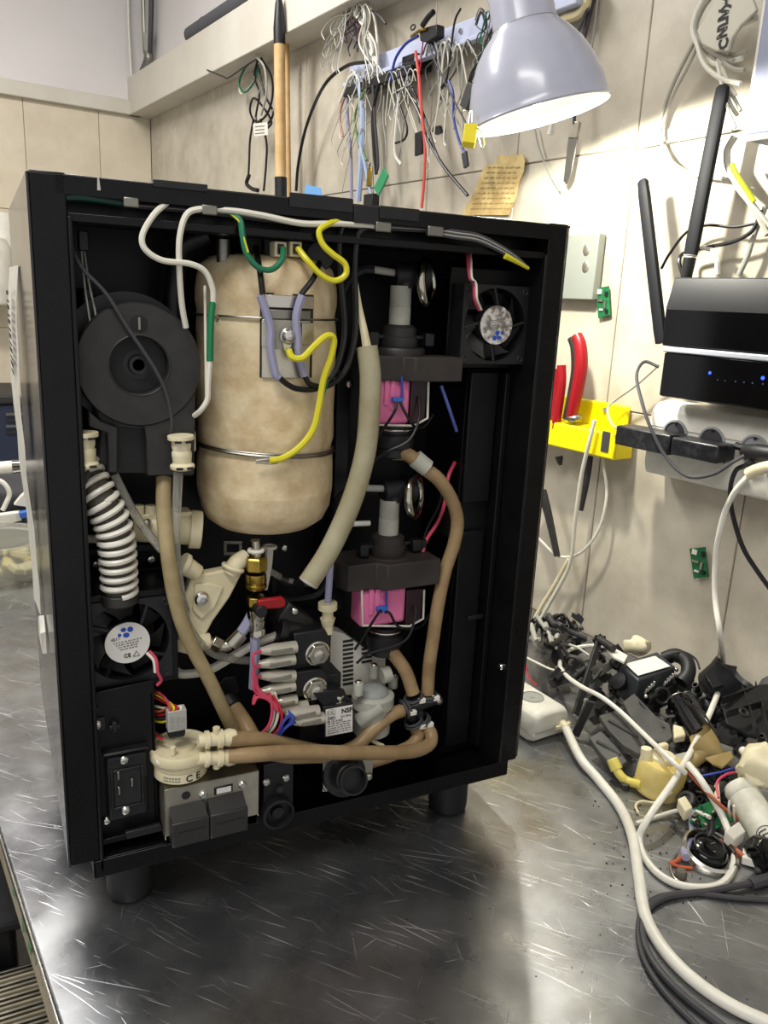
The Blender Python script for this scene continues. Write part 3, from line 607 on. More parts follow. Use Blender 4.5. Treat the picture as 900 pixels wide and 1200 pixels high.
    # cream angled bracket block
    br = mp('cream_bracket', MB().ppoly([(226, 672), (244, 672), (272, 666), (284, 672), (270, 700), (250, 728), (232, 762), (222, 768), (206, 764), (206, 750), (218, 742), (222, 715), (216, 700)], .035, .014), M_cream, .002)
    obj('bracket_web', MB().ppoly([(229, 685), (246, 684), (262, 688), (252, 712), (236, 726), (226, 716)], .032, .004), M_cream, br, .001)
    screw(PY(236, 701, .031), .0072, br)
    obj('port', MB().cyl(PY(214, 661, .035), PY(232, 672, .036), .0095, .008, 20), M_cream, br, .0008)
    obj('port_collar', MB().cyl(PY(212, 660, .035), PY(217, 663, .035), .0115, None, 20), M_cream, br, .0006)
    obj('port', MB().tube([PY(270, 672, .036), PY(277, 660, .036), PY(288, 653, .04)], .0082, 14), M_cream, br)
    obj('port_collar', MB().torus(PY(273, 665, .036), (.4, 0, 1), .0095, .0022), M_cream, br)
    obj('port', MB().cyl(PY(232, 752, .036), PY(246, 751, .035), .0078, None, 18), M_cream, br, .0008)
    for u, v in ((177, 655), (113, 661), (179, 688), (268, 801)): screw(PY(u, v, YB - .06 if u < 200 else YB - .03), .0045, MC)
    mp('support_shelf', MB().pbox(95, 640, 200, 648, .08, .05).pbox(95, 669, 200, 676, .08, .05).pbox(95, 640, 200, 700, .10, .004), M_blackin, .0005)
    mp('relief_plate', MB().ppoly([(252, 808), (262, 795), (276, 792), (282, 808), (274, 822)], .08, .003), M_bplast, .001)
blower()
def pump(u, v, wv, side, capv, capu, coil, label, y=.05):
    """Vibration pump. u,v: top centre of its white neck; wv: neck height in px; capu/capv: px span of the bent bracket; coil: px box of the pink bobbin."""
    top = PY(u, v, y); X, Zu = Vector((1, 0, 0)), Vector((0, 0, 1))
    lo = PY(u - 1, v + wv, y); z0 = lo.z; x = lo.x
    p = mp('pump', MB().lathe((x, y, z0 - .002), (0, 0, 1), [(.0185, -.026), (.0195, -.024), (.0195, -.012), (.0175, -.011), (.0175, -.003), (.0135, 0)], 36), M_brown if side else M_bgrey, label=label)
    obj('white_neck', MB().lathe((x, y, z0 - .003), (0, 0, 1), [(.0108, 0), (.0108, .018), (.0102, .0185), (.0105, .019), (.0105, top.z - z0 + .003)], 28), M_trans, p, label='milky white neck')
    # cross tube, black cap and bright ring on top
    t = Vector((x + .004, y, top.z + .010))
    obj('top_elbow', MB().cyl(t + Vector((-.013, 0, 0)), t + Vector((.018, 0, 0)), .0115, .0125, 24).cyl(t, t + Vector((0, 0, -.012)), .0105), M_rubber, p)
    obj('inlet_tube', MB().cyl(t + Vector((-.036, 0, .004)), t + Vector((-.012, 0, .002)), .0036), M_grwire, p)
    obj('inlet_hose', MB().tube([t + Vector((-.034, 0, .004)), t + Vector((-.045, .004, .003)), t + Vector((-.055, .01, -.006)), t + Vector((-.058, .02, -.02))], .005), M_rubber, p)
    obj('clamp_ring', MB().torus(t + Vector((.022, -.006, -.006)), (1, -1.0, .15), .0215, .0046, 36, 10), M_chrome, p, label='bright ring clamp')
    obj('ring_core', MB().cyl(t + Vector((.012, .0, 0)), t + Vector((.022, 0, 0)), .0155), M_bplast, p)
    for s in (-1, 1):
        obj('clip_ear', MB().cbox((x + s * .031, y - .004, z0 - .016), (.010, .012, .013)).cbox((x + s * .022, y - .002, z0 - .014), (.012, .004, .004)), M_bplast, p, .001)
    obj('shoulder', MB().lathe((x, y, z0 - .030), (0, 0, 1), [(.026, -.006), (.027, -.004), (.027, .004), (.0255, .006)], 32), M_brown if side else M_bgrey, p)
    # bent bracket: deep folded hood with a proud right half
    a, e = capu; zt, zb = PY(u, capv[0], y - .03).z, PY(u, capv[1], y - .03).z
    xa, xb = PY(a, capv[1], y - .03).x, PY(e, capv[1], y - .03).x; xm = xa + (xb - xa) * .36
    poly = [(xa + .002, y - .026), (xm - .004, y - .026), (xm + .004, y - .036), (xb, y - .034), (xb, y - .006), (xb - .022, y + .024), (xa + .004, y + .024), (xa - .004, y - .008)]
    obj('mount_hood', MB().prism([Vector((q[0], q[1], zb)) for q in poly], (0, 0, zt - zb)), M_brown, p, .0012, label='bent dusty black mounting hood')
    # pink coil in a cream lined frame
    c0, c1, d0, d1 = coil; yc = y - .022
    pk = obj('coil_bobbin', MB().pbox(c0, d0, c1 - 24, d1, yc, .030), M_pink, p, .004, label='pink coil bobbin')
    obj('bobbin_rib', MB().pbox(c0 + 9, d0, c0 + 14, d0 + 30, yc - .002, .004).pbox(c0 + 16, d0, c0 + 21, d0 + 36, yc - .0015, .004).pbox(c0 + 28, d0, c0 + 33, d0 + 20, yc - .002, .004), M_pink, p, .0006)
    obj('core_lamination', MB().pbox(c1 - 24, d0, c1 - 6, d1 - 2, yc + .002, .03), mat('dark_red_lamination', '#351820', .4, col2='#1f1215', nscale=60), p, .001)
    obj('core_edge', MB().tube([PY(c0, d0, yc - .001), PY(c0 + 1, d1, yc - .001), PY(c1 - 20, d1 + 1, yc - .001), PY(c1 - 4, d1 - 8, yc + .002), PY(c1 - 3, d0, yc + .004)], .0013, 6, 1), M_white, p, label='cream edge of the coil frame')
    pl = obj('spade_plug', MB().pbox(c0 + 19, d0 + 21, c0 + 31, d0 + 26, yc - .007, .006), M_bluep, p, .0005, label='blue terminal plug')
    obj('blue_lead', MB().tube([PY(c0 + 29, d0 - 4, yc - .004), PY(c0 + 29, d0 + 22, yc - .004)], .0013, 6), M_blue, p)
    obj('pump_lead', MB().tube([PY(c0 + 23, d0 + 26, yc - .006), PY(c0 + 20, d1 - 15, yc - .009), PY(c0 + 5, d1 + 8, yc - .006), PY(c0 - 8, d1 + 28, yc + .004)], .0016, 6), M_bwire, p)
    obj('pump_lead', MB().tube([PY(c0 + 27, d0 + 26, yc - .006), PY(c0 + 33, d1 - 14, yc - .01), PY(c0 + 44, d1 + 2, yc - .008), PY(c1 - 8, d1 + 2, yc), PY(c1 + 2, d1 - 12, yc + .01)], .0015, 6), M_bwire, p)
    obj('pump_lead', MB().tube([PY(c1 - 14, d0 + 20, yc), PY(c1 - 14, d1 - 8, yc - .006), PY(c1 - 26, d1 + 18, yc - .01), PY(c0 + 10, d1 + 32, yc - .004), PY(c0 - 6, d1 + 44, yc + .004)], .0014, 6), M_bwire, p)
    xc = PY((c0 + c1) / 2 - 8, d1, y - .01).x; zc = PY((c0 + c1) / 2, d1, y - .01).z
    obj('lower_boot', MB().lathe((xc, y - .004, zc), (0, 0, 1), [(.013, -.034), (.018, -.032), (.018, -.024), (.0205, -.022), (.0205, -.010), (.017, -.008), (.017, 0)], 32), M_rubber, p)
    obj('boot_ring', MB().torus((xc, y - .004, zc - .004), (0, 0, 1), .0185, .0011), M_steel, p)
    return p
def pumps():
    pump(469, 335, 43, 0, (418, 447), (443, 539), (442, 505, 445, 498), 'upper pump in charcoal plastic with pink coil')
    pump(456, 585, 38, 1, (660, 690), (408, 512), (424, 500, 691, 733), 'lower pump with dusty brown-black hood and pink coil')
    mp('blue_lead', MB().tube([PY(*q) for q in ((517, 452, .05), (526, 478, .045), (535, 505, .06))], .0018), mat('lavender_blue_wire', '#6a78c8', .4))
    mp('red_lead', MB().tube([PY(*q) for q in ((533, 542, .07), (525, 560, .06), (521, 590, .055), (513, 612, .055), (500, 632, .05), (495, 648, .045))], .0022), M_pwire)
    mp('black_lead', MB().tube([PY(*q) for q in ((519, 560, .08), (515, 590, .08), (500, 620, .08), (490, 650, .08))], .0022), M_bwire)
    mp('wall_clip', MB().cbox(PY(492, 638, .05), (.012, .01, .012)), M_bplast, .001)
    # upright black post with screws between the tank and pumps
    mp('post', MB().pbox(391, 440, 407, 720, .085, .05), M_blackin, .001)
    for u, v in ((409, 450), (400, 681), (410, 681), (332, 614), (382, 614), (333, 642)): screw(PY(u, v, .083 if u > 390 else YB - .02), .0045, MC)
    mp('mount_shelf', MB().pbox(420, 320, 540, 325, .10, .04), M_blackin, .0006)
    mp('mount_shelf', MB().pbox(388, 576, 490, 582, .10, .04), M_blackin, .0006)
    mp('white_peg', MB().cyl(PY(414, 614, .06), PY(433, 613, .06), .003), M_white)
    # big milky hose and its inner tube
    mp('milky_hose', MB().tube([PY(*q) for q in ((430, 406, .01), (434, 440, .006), (433, 480, .004), (429, 525, .003), (418, 570, .003), (402, 612, .003), (383, 650, .002), (362, 682, .0))], .0102, 16), M_silic, label='thick milky silicone hose')
    mp('milky_hose_end', MB().torus(PY(361.5, 682.5, 0), PY(361, 683, 0) - PY(372, 666, 0), .0088, .0016, 24, 6), M_trans)
    mp('inner_tube', MB().tube([PY(*q) for q in ((417, 332, .02), (421, 360, .014), (426, 385, .01), (430, 407, .008))], lambda t: .0022 + .0022 * t), M_cream)
    # stained hoses of the pumps
    mp('pump_hose', MB().tube([PY(*q) for q in ((461, 531, .04), (478, 533, .03), (496, 548, .024), (514, 562, .022), (529, 585, .024), (536, 610, .026), (532, 638, .026), (522, 668, .024), (514, 705, .02), (508, 745, .018), (503, 780, .018), (501, 812, .02))], .0072, 14), M_bhose, label='long stained hose')
    mp('hose_sleeve', MB().cyl(PY(486, 537, .027), PY(501, 549, .0225), .0096, .0092, 18), M_trans, .0006)
    mp('hose_guide', MB().pbox(531, 606, 538, 632, .032, .03), M_bplast, .001)
    mp('pump_hose', MB().tube([PY(*q) for q in ((453, 757, .038), (464, 770, .03), (476, 788, .024), (484, 812, .02))], .0075, 14), M_bhose)
pumps()
def manifold():
    a, e = PY(466, 835, .022), PY(514, 817, .022)
    m = mp('hose_manifold', MB().cyl(a, e, .0072, None, 18).cyl(PY(468, 826, .024), PY(510, 812, .024), .004), M_rubber)
    obj('manifold_ear', MB().cyl(PY(513, 821, .022), PY(514, 821, .016), .005), M_rubber, m, .0005); screw(PY(514, 821, .0155), .0033, m)
    def clamp(c, ax, parent=m):
        k = obj('hose_clamp', MB().torus(c, ax, .0098, .0018, 24, 6).torus(c + Vector(ax).normalized() * .0038, ax, .0096, .0014, 24, 6), M_dgwire, parent)
        obj('clamp_lug', MB().cbox(c + Vector((.006, -.0085, -.001)), (.008, .005, .0055)), M_white, k, .0008)
    for p, q in (((483, 812), (486, 822)), ((501, 808), (501, 820)), ((470, 833), (478, 829)), ((487, 852), (483, 842)), ((497, 850), (491, 840))):
        A, B = PY(*p, .02), PY(*q, .02); clamp((A + B) / 2, B - A)
    obj('barb', MB().cyl(PY(483, 842, .021), PY(478, 832, .022), .0055).cyl(PY(492, 840, .021), PY(488, 826, .022), .0055), M_rubber, m)
    H = lambda pts, r=.0075, mm=M_bhose, **k: mp('stained_hose', MB().tube([PY(*q) for q in pts], r, 14), mm, **k)
    H(((268, 886, -.012), (300, 884, -.018), (350, 881, -.018), (400, 882, -.016), (450, 882, -.012), (485, 880, -.006), (503, 872, .002), (505, 860, .010), (497, 850, .018)), label='front stained hose from the flow valve')
    H(((268, 866, -.010), (300, 866, -.006), (325, 870, .002), (355, 877, .010), (395, 882, .014), (420, 872, .016), (440, 852, .018), (458, 838, .02), (472, 832, .021)))
    H(((430, 894, .02), (460, 884, .012), (482, 874, .012), (490, 862, .016), (486, 850, .02)))
    H(((268, 822, .06), (276, 832, .05), (288, 850, .03), (302, 872, .012), (330, 884, .004), (380, 884, .002)), .0088, label='short brown hose with black end')
    mp('hose_end', MB().cyl(PY(266, 818, .062), PY(273, 829, .052), .0102, None, 20), M_rubber, .001)
    mp('thin_rod', MB().cyl(PY(428, 864, .022), PY(449, 874, .018), .0022).cyl(PY(300, 868, .03), PY(340, 880, .03), .002), M_cream)
manifold()
def solenoids():
    # back valve block, stacked solenoid coils with spade terminals
    b = mp('valve_block', MB().pbox(336, 738, 388, 808, .030, .06), M_bplast, .0015)
    for (u0, v0, u1, v1, y) in ((344, 737, 387, 780, .022), (343, 783, 384, 818, .022)):
        s = obj('solenoid_coil', MB().ppoly([(u0, v0 + 6), (u1 - 6, v0), (u1, v0 + 12), (u1, v1 - 6), (u0 + 4, v1)], y, .05), M_bplast, b, .0015)
        n = PY(u1 - 15, (v0 + v1) / 2 + 7, y)
        obj('hex_nut', MB().lathe(n, (0, -1, 0), [(.0118, 0), (.0122, .0008), (.0122, .004), (.011, .0055), (.0065, .0056)], 6), M_chrome, s, .0005, ang=25)
        obj('nut_washer', MB().torus(n, (0, 1, 0), .0118, .0018, 28, 6), M_steel, s)
        obj('threaded_stem', MB().lathe(n, (0, -1, 0), [(.0062, 0), (.0062, .008), (.0052, .0085)], 20), M_steel, s)
    top = mp('rear_valve', MB().ppoly([(328, 722), (340, 706), (352, 718), (366, 724), (374, 736), (368, 750), (336, 752), (326, 740)], .04, .035), M_bgrey, .002)
    screw(PY(345, 716, .038), .004, top); obj('coil_neck', MB().cyl(PY(326, 736, .04), PY(350, 741, .04), .010, None, 20), M_bplast, top, .001)
    obj('ring', MB().cyl(PY(325, 738, .038), PY(333, 740, .038), .0125, None, 20), M_rubber, top, .001)
    mp('white_hose', MB().tube([PY(*q) for q in ((205, 786, .06), (216, 790, .055), (245, 785, .05), (275, 768, .045), (300, 754, .04), (326, 744, .04))], .0046), M_white)
    # labelled solenoid in front
    fb = mp('solenoid_coil', MB().ppoly([(379, 829), (414, 823), (415, 858), (380, 865)], .010, .042).ppoly([(366, 812), (400, 808), (414, 823), (379, 829)], .013, .04), M_bplast, .0012, label='front solenoid with a white rating label')
    a, bb, c, d = PY(381.5, 831.5, .0095), PY(413, 825.5, .0095), PY(413, 857, .0095), PY(381.5, 863, .0095)
    X = (bb - a).normalized(); Yv = (a - d).normalized(); W, Hh = (bb - a).length, (a - d).length
    lb = obj('rating_label', MB().prism([a, bb, c, d], (0, -.0006, 0)), M_label, fb, .0004, label='white rating label')
    o = a + Vector((0, -.0009, 0))
    text('NSF', W * .24, o + X * W * .78 - Yv * Hh * .17, X, Yv, M_ink, fb, bold=.0002)
    text('UL', W * .2, o + X * W * .2 - Yv * Hh * .16, X, Yv, M_print, fb); obj('mark_frame', MB().torus(o + X * W * .2 - Yv * Hh * .16, (0, 1, 0), W * .15, .0002, 20, 4), M_print, fb)
    text('5401', W * .16, o + X * W * .22 - Yv * Hh * .36, X, Yv, M_ink, fb)
    text('VE 131.4 DX', W * .11, o + X * W * .33 - Yv * Hh * .48, X, Yv, M_ink, fb)
    text('24V 50Hz', W * .1, o + X * W * .74 - Yv * Hh * .36, X, Yv, M_print, fb)
    fp = MB(); random.seed(5)
    for k in range(5):
        xx = .07
        while xx < .9:
            l = random.uniform(.04, .14); fp.boxf(o + X * xx * W - Yv * Hh * (.58 + .085 * k), X * min(l, .93 - xx) * W, Vector((0, -.0001, 0)), Yv * Hh * .035); xx += l + random.uniform(.02, .05)
    obj('fine_print', fp, M_print, fb)['kind'] = 'stuff'
    n = PY(394, 815, .004)
    hb = obj('hex_bolt', MB().lathe(PY(395, 819, .022), (0, -.35, 1), [(.0115, 0), (.0115, .003), (.009, .0035), (.0088, .009), (.0078, .010)], 6), M_chrome, fb, .0004, ang=25)
    obj('coil_bridge', MB().pbox(352, 820, 382, 868, .028, .03).pbox(384, 790, 400, 812, .03, .03), M_bplast, fb, .0015)
    # spade connectors in clear sleeves
    for (u, v, du, dv) in ((305, 763, 42, -5), (303, 779, 42, -7), (305, 792, 40, 0), (305, 811, 40, -8), (321, 823, 26, -3), (328, 832, 32, -5), (335, 837, 38, -4), (343, 846, 36, -5)):
        y = .018 if u < 330 else .004
        A, B = PY(u, v, y), PY(u + du, v + dv, y); d = (B - A).normalized()
        m = MB().tube([A, A.lerp(B, .25), A.lerp(B, .35), B], lambda t: .0035 + .0028 * min(1, t * 2.2), 10, 1)
        s = mp('spade_sleeve', m, mat('clear_sleeve', '#c8c2b2', .2, trans=.35, ior=1.3, metal=.2))
        obj('spade_terminal', MB().cbox(A.lerp(B, .55) + Vector((0, -.0055, 0)), ((B - A).length * .6, .0022, .004)), M_chrome, s, .0004)
    # terminal leads
    W_ = lambda n, pts, r, m: mp(n, MB().tube([PY(*q) for q in pts], r, 6), m)
    for k, (v0) in enumerate((763, 779, 792, 811)):
        W_('pink_lead', ((306, v0, .016), (299 - (k == 0) * 2, v0 + 4, .012), (297, v0 + 14, .010), (302, 805 + k * 4, .010), (314, 817 + k, .008), (326, 828 + k * 2, .006)), .0015, M_pwire)
    for pts, m in ((((318, 810, .012), (321, 830, .01), (318, 848, .01), (308, 860, .012)), M_wwire), (((322, 812, .01), (326, 832, .008), (322, 850, .008), (312, 862, .012)), M_wwire),
                   (((320, 815, .008), (330, 835, .004), (328, 852, .004), (318, 863, .01)), M_rwire), (((316, 812, .008), (319, 832, .006), (315, 850, .006), (304, 862, .01)), M_pwire),
                   (((340, 837, .0), (332, 846, -.002), (328, 856, .0), (322, 866, .008)), M_blue), (((346, 846, .0), (338, 850, -.003), (330, 858, .0), (326, 867, .008)), M_blue)):
        W_('lead', pts, .0016, m)
    W_('blue_stub', ((337, 834, .004), (343, 840, .0), (340, 848, .0)), .0026, M_blue)
    # milky flow meter and the white card with slots behind it
    y = .035; c = PY(437, 812, y)
    fm = mp('flow_meter', MB().lathe((c.x, y, PY(437, 857, y).z), (0, 0, 1), [(.018, 0), (.0205, .002), (.0205, .032), (.0235, .034), (.0235, .046), (.0205, .048)], 36), M_trans, label='milky round flow meter')
    tz = PY(437, 857, y).z + .048
    obj('dome', MB().sphere((c.x, y, tz), .0175, 1, 1, .55, 24, 12), mat('clear_dome', '#b4b8b6', .15, trans=.5, ior=1.2), fm)
    for du, dv in ((-17, 0), (1, -20), (24, -8), (14, 26)):
        q = PY(437 + du, 800 + dv, y - .012 if dv >= 0 else y + .012); e = obj('screw_lug', MB().cyl(q + Vector((0, 0, -.014)), q, .0055, None, 14), M_trans, fm, .0005)
        screw(q, .004, fm, (0, 0, 1))
    obj('outlet_port', MB().cyl(PY(420, 845, y - .01), PY(448, 826, y - .02), .008, None, 18), M_trans, fm, .0008)
    obj('outlet_port', MB().cyl(PY(447, 792, y), PY(457, 789, y), .009, None, 18), M_trans, fm, .0008)
    cd = mp('white_grid_block', MB().ppoly([(385, 738), (404, 743), (428, 760), (452, 765), (452, 815), (388, 815)], .062, .02), M_white, .001)
    for u0, u1, v0, v1 in ((402, 414, 750, 804), (424, 436, 754, 778)):
        v = v0
        while v < v1:
            obj('slot', MB().pbox(u0, v, u1, v + 2.6, .0612, .002), M_bgrey, cd); v += 5
    mp('white_elbow', MB().tube([PY(384, 712, .03), PY(384, 742, .03)], .0058, 14).cyl(PY(384, 706, .03), PY(384, 714, .03), .0098, None, 22).cyl(PY(384, 724, .03), PY(384, 732, .03), .008, .0062, 20), M_cream, .0004)
    mp('riser_tube', MB().tube([PY(388, 652, .035), PY(386, 680, .032), PY(384, 708, .03)], .0036), M_lav)
    mp('dark_curl_hose', MB().tube([PY(*q) for q in ((320, 672, .07), (326, 700, .08), (360, 700, .08), (378, 690, .08), (392, 650, .08), (396, 600, .08))], .004), M_rubber)
solenoids()
def lower_left():
    # power inlet panel
    pn = mp('inlet_panel', MB().ppoly([(98, 815), (180, 797), (186, 975), (112, 990)], .014, .002), M_blackin, .0006)
    mp('panel_side', MB().boxf(PY(182, 975, .014), (.002, 0, 0), (0, .1, 0), PY(176, 812, .014) - PY(182, 975, .014)), M_blackin)
    c = PY(149, 921, .010)
    def rot(w, h, y0, y1, cc=c): return MB().box(cc.x - w, cc.x + w, y0, y1, cc.z - h, cc.z + h)
    so = mp('power_inlet', rot(.0185, .034, .008, .014), M_bplast, .003, label='black power inlet with three blades')
    obj('inlet_cavity', rot(.0125, .0185, .0072, .009), M_ink, so, .002)
    obj('inlet_rim', MB().box(c.x - .0150, c.x - .0125, .006, .01, c.z - .021, c.z + .021).box(c.x + .0125, c.x + .0150, .006, .01, c.z - .021, c.z + .021).box(c.x - .0125, c.x + .0125, .006, .01, c.z + .0185, c.z + .021).box(c.x - .0125, c.x + .0125, .006, .01, c.z - .021, c.z - .0185), M_bplast, so, .0008)
    for u, v in ((138, 906), (154, 914), (139, 924)):
        q = PY(u, v, .006); obj('blade', MB().box(q.x - .0008, q.x + .0008, .0015, .009, q.z - .0042, q.z + .0042), M_chrome, so, .0003)
    screw(PY(145, 890, .0075), .0044, so); screw(PY(147, 949, .0075), .0044, so); screw(PY(125, 961, .0135), .004, MC); screw(PY(113, 849, .0135), .0045, MC)
    mp('inlet_hood', MB().box(c.x - .021, c.x + .02, .004, .014, c.z + .0375, c.z + .0405), M_bplast, .0015)
    mp('cable_knob', MB().cbox(PY(134, 851, .012), (.010, .006, .004)).cbox(PY(134, 851, .011), (.004, .006, .011)), M_bplast, .0008)
    mp('vent_slot', MB().pbox(101, 830, 116, 837, .012, .003).pbox(101, 842, 124, 858, .012, .0015), M_bplast, .0006)
    mp('tray_ledge', MB().ppoly([(107, 988), (195, 966), (196, 972), (108, 994)], .006, .012), M_black, .0006)
    mp('tray_pocket', MB().ppoly([(147, 976), (188, 966), (190, 974), (149, 984)], .0035, .004), M_bplast, .0006)
    # bundle of coloured leads to the square connector
    W_ = lambda pts, m, r=.0013: mp('coloured_lead', MB().tube([PY(*q) for q in pts], r, 6), m)
    ends = ((178, 803, .05), (165, 822, .05), (164, 824, .05), (168, 830, .05), (163, 835, .05))
    for k, m in enumerate((M_pwire, M_ywire, M_rwire, M_wwire, M_owire, M_rwire, M_dgwire, M_ywire)):
        s = (176 - (k > 2) * 11 - k * .3, 806 + k * 4 + (k > 2) * 4, .045); e = (199 + (k % 4) * 4, 834, -.004)
        W_((s, ((s[0] + e[0]) / 2 + 4, (s[1] + e[1]) / 2 - 4 + k * 2, .02), (e[0], e[1] - 6 + (k > 4) * 3, -.002), e), m)
    W_(((163, 830, .05), (172, 850, .03), (184, 862, .02), (190, 866, .01)), M_rwire); W_(((166, 832, .05), (178, 854, .03), (190, 864, .02)), M_dgwire)
    cn = mp('square_connector', MB().pbox(197, 833, 219, 857, -.006, .011), mat('grey_connector', '#a6a49e', .4), .0006, label='light grey square plug')
    for i in range(3):
        for j in range(2): obj('connector_rib', MB().pbox(199 + i * 6.5, 840 + j * 8, 203 + i * 6.5, 846 + j * 8, -.0066, .001), M_grwire, cn)
    # aluminium box with the rocker switches
    bx0 = [(192, 927), (304, 902), (307, 953), (302, 960), (290, 950), (196, 985)]
    f = PY(192, 927, -.006); w = PY(304, 902, -.006).x - f.x; z1 = PY(248, 914, -.006).z; z0 = PY(198, 984, -.006).z
    z1 = (PY(192, 927, -.006).z + PY(304, 902, -.006).z) / 2
    al = mp('switch_box', MB().box(f.x, f.x + w, -.006, -.0046, z0 + .004, z1).box(f.x, f.x + w, -.006, .085, z1 - .0014, z1).box(f.x, f.x + .0014, -.006, .07, z0, z1).box(f.x + w - .0014, f.x + w, -.006, .085, z0 + .002, z1), M_alu, .0005, label='bright aluminium switch box')
    q = lambda u, v, y=-.006: PY(u, v, y)
    obj('hole', MB().lathe(q(218, 932), (0, -1, 0), [(.0042, -.002), (.0042, .0004)], 24), M_ink, al)
    for u, v in ((238, 931), (284, 919)): obj('screw', MB().lathe(q(u, v), (0, -1, 0), [(.0042, 0), (.0042, .0014), (.0028, .003)], 14, cap1=True), M_screw, al)
    sl = obj('label_slot', MB().pbox(251, 921, 273, 930, -.0068, .001), M_bplast, al, .0004); obj('slot_window', MB().pbox(254, 923, 271, 929, -.0074, .001), M_label, sl)
    for i, (u0, v0, u1, v1) in enumerate(((201, 952, 246, 984), (246, 942, 291, 977))):
        zc = (PY(u0, v0, -.02).z + PY(u1, v1, -.02).z) / 2; xa, xb = PY(u0, v0 + 16, -.02).x, PY(u1, v1 - 16, -.02).x; zh = .0165
        zm = PY(246, 964, -.02).z
        sw = mp('rocker_switch', MB().box(xa, xb - .0006, -.022, -.006, zm - .0175, zm + .0085), mat('grey_black_switch', '#2b2a29', .35), .0012, label='square dark rocker switch')
        obj('switch_top', MB().prism([(xa + .001, -.021, zm + .0085), (xa + .001, -.006, zm + .0175), (xa + .001, -.006, zm + .0085)], (xb - xa - .0026, 0, 0)), MATS['grey_black_switch'], sw, .0006)
        obj('rocker_line', MB().box(xa + .005, xb - .005, -.0224, -.0218, zm - .002, zm - .0014), M_bplast, sw)
    # round cream flow valve
    c = PY(211, 876, .016); zt = PY(211, 872, .012).z
    fv = mp('flow_valve', MB().lathe((c.x, .016, zt - .031), (0, 0, 1), [(.024, 0), (.0255, .001), (.0255, .010), (.0245, .0105), (.0245, .012), (.0262, .0125), (.0262, .016), (.0285, .018), (.0292, .02), (.0292, .027), (.0280, .029), (.026, .029), (.0255, .0278), (.010, .0278)], 56), M_cream, label='round cream flow valve marked CE')
    obj('centre_boss', MB().lathe((c.x + .002, .012, zt - .004), (0, 0, 1), [(.012, 0), (.011, .004), (.004, .006)], 28), M_cream, fv)
    obj('top_rib', MB().cbox((c.x + .015, .013, zt - .001), (.03, .006, .004)), M_cream, fv, .001)
    obj('peg', MB().cyl((c.x - .010, .0, zt - .003), (c.x - .010, .0, zt + .006), .0025), M_cream, fv, .0004)
    obj('plug_socket', MB().pbox(198, 855, 218, 866, -.003, .013), M_bplast, fv, .003)
    for (v, y) in ((865, -.008), (886, -.010)):
        a, e = PY(232, v + 3, y), PY(271, v - 1 + (v > 870) * 2, y); d = (e - a).normalized()
        pr = obj('barbed_port', MB().lathe(a, d, [(.0055, 0), (.0062, .002), (.0062, .006), (.0086, .007), (.0086, .010), (.0066, .011), (.0066, .018), (.0090, .019), (.0090, .023), (.0068, .024), (.0088, .030), (.0072, .036)], 20), M_cream, fv)
        g = a.lerp(e, .55); obj('port_lug', MB().cyl(g + Vector((0, 0, .0)), g + Vector((0, 0, .012 if v < 870 else -.011)), .0034), M_cream, pr)
    # CE mark wrapped on the lower band
    for i, ch in enumerate('CE'):
        t = -math.pi / 2 + .13 + .36 * i - .02; rr = .0258
        o = Vector((c.x + math.cos(t) * rr, .016 + math.sin(t) * rr, zt - .0255)); X = Vector((-math.sin(t), math.cos(t), 0)); text(ch, .0098, o, X, (0, 0, 1), M_ink, fv, bold=.0001)
    for i in range(2):
        b = MB()
        for k in range(6):
            t = -math.pi / 2 - .85 + .11 * k; rr = .0257; o = Vector((c.x + math.cos(t) * rr, .016 + math.sin(t) * rr, zt - .0245 - .003 * i)); X = Vector((-math.sin(t), math.cos(t), 0)); b.boxf(o, X * .002, Vector((math.cos(t), math.sin(t), 0)) * .0002, Z * .0012)
        obj('fine_print', b, M_print, fv)['kind'] = 'stuff'
    mp('valve_lead', MB().tube([PY(*q) for q in ((180, 880, .02), (184, 892, .0), (190, 900, .0))], .0012), M_wwire)
    # black coupling beside the box
    cp = mp('black_coupling', MB().box(*( (PY(309, 930, -.002).x, PY(344, 930, -.002).x) ), -.002, .03, PY(326, 962, -.002).z, PY(326, 893, -.002).z), M_bplast, .0015)
    o = PY(327, 955, -.012)
    obj('round_port', MB().lathe(o + Vector((0, .012, 0)), (0, -1, 0), [(.0165, 0), (.0165, .012), (.0140, .0125), (.0135, .005), (.0068, .005), (.006, .009)], 32), M_bplast, cp)
    for u, v in ((335, 911), (312, 916)): screw(PY(u, v, -.0025), .0042, cp)
    obj('stud', MB().lathe(PY(327, 923, -.002), (0, -1, 0), [(.004, 0), (.0038, .004), (.002, .004)], 16), M_bgrey, cp)
    # big black outlet with its metal plate
    pl = mp('outlet_plate', MB().ppoly([(379, 892), (438, 882), (436, 913), (426, 915), (392, 927), (378, 928)], .002, .0015), M_alu, .0004, label='aluminium outlet plate')
    a, e = PY(402, 906, .002), PY(415, 915, -.03)
    ol = mp('hose_outlet', MB().lathe(a, e - a, [(.0235, -.002), (.0240, .001), (.0235, .006), (.0185, .007), (.0155, .011), (.0155, .022), (.0162, .0225), (.0162, .026), (.0150, .027), (.0150, .034), (.0132, .034), (.0125, .022)], 40), M_rubber, label='black round hose outlet')
    screw(PY(383, 921, .0015), .005, pl); screw(PY(431, 909, .0015), .005, pl)
    mp('tray_lip_raised', MB().ppoly([(300, 958), (345, 948), (345, 956), (302, 966)], -.001, .002), M_black, .0005)
lower_left()
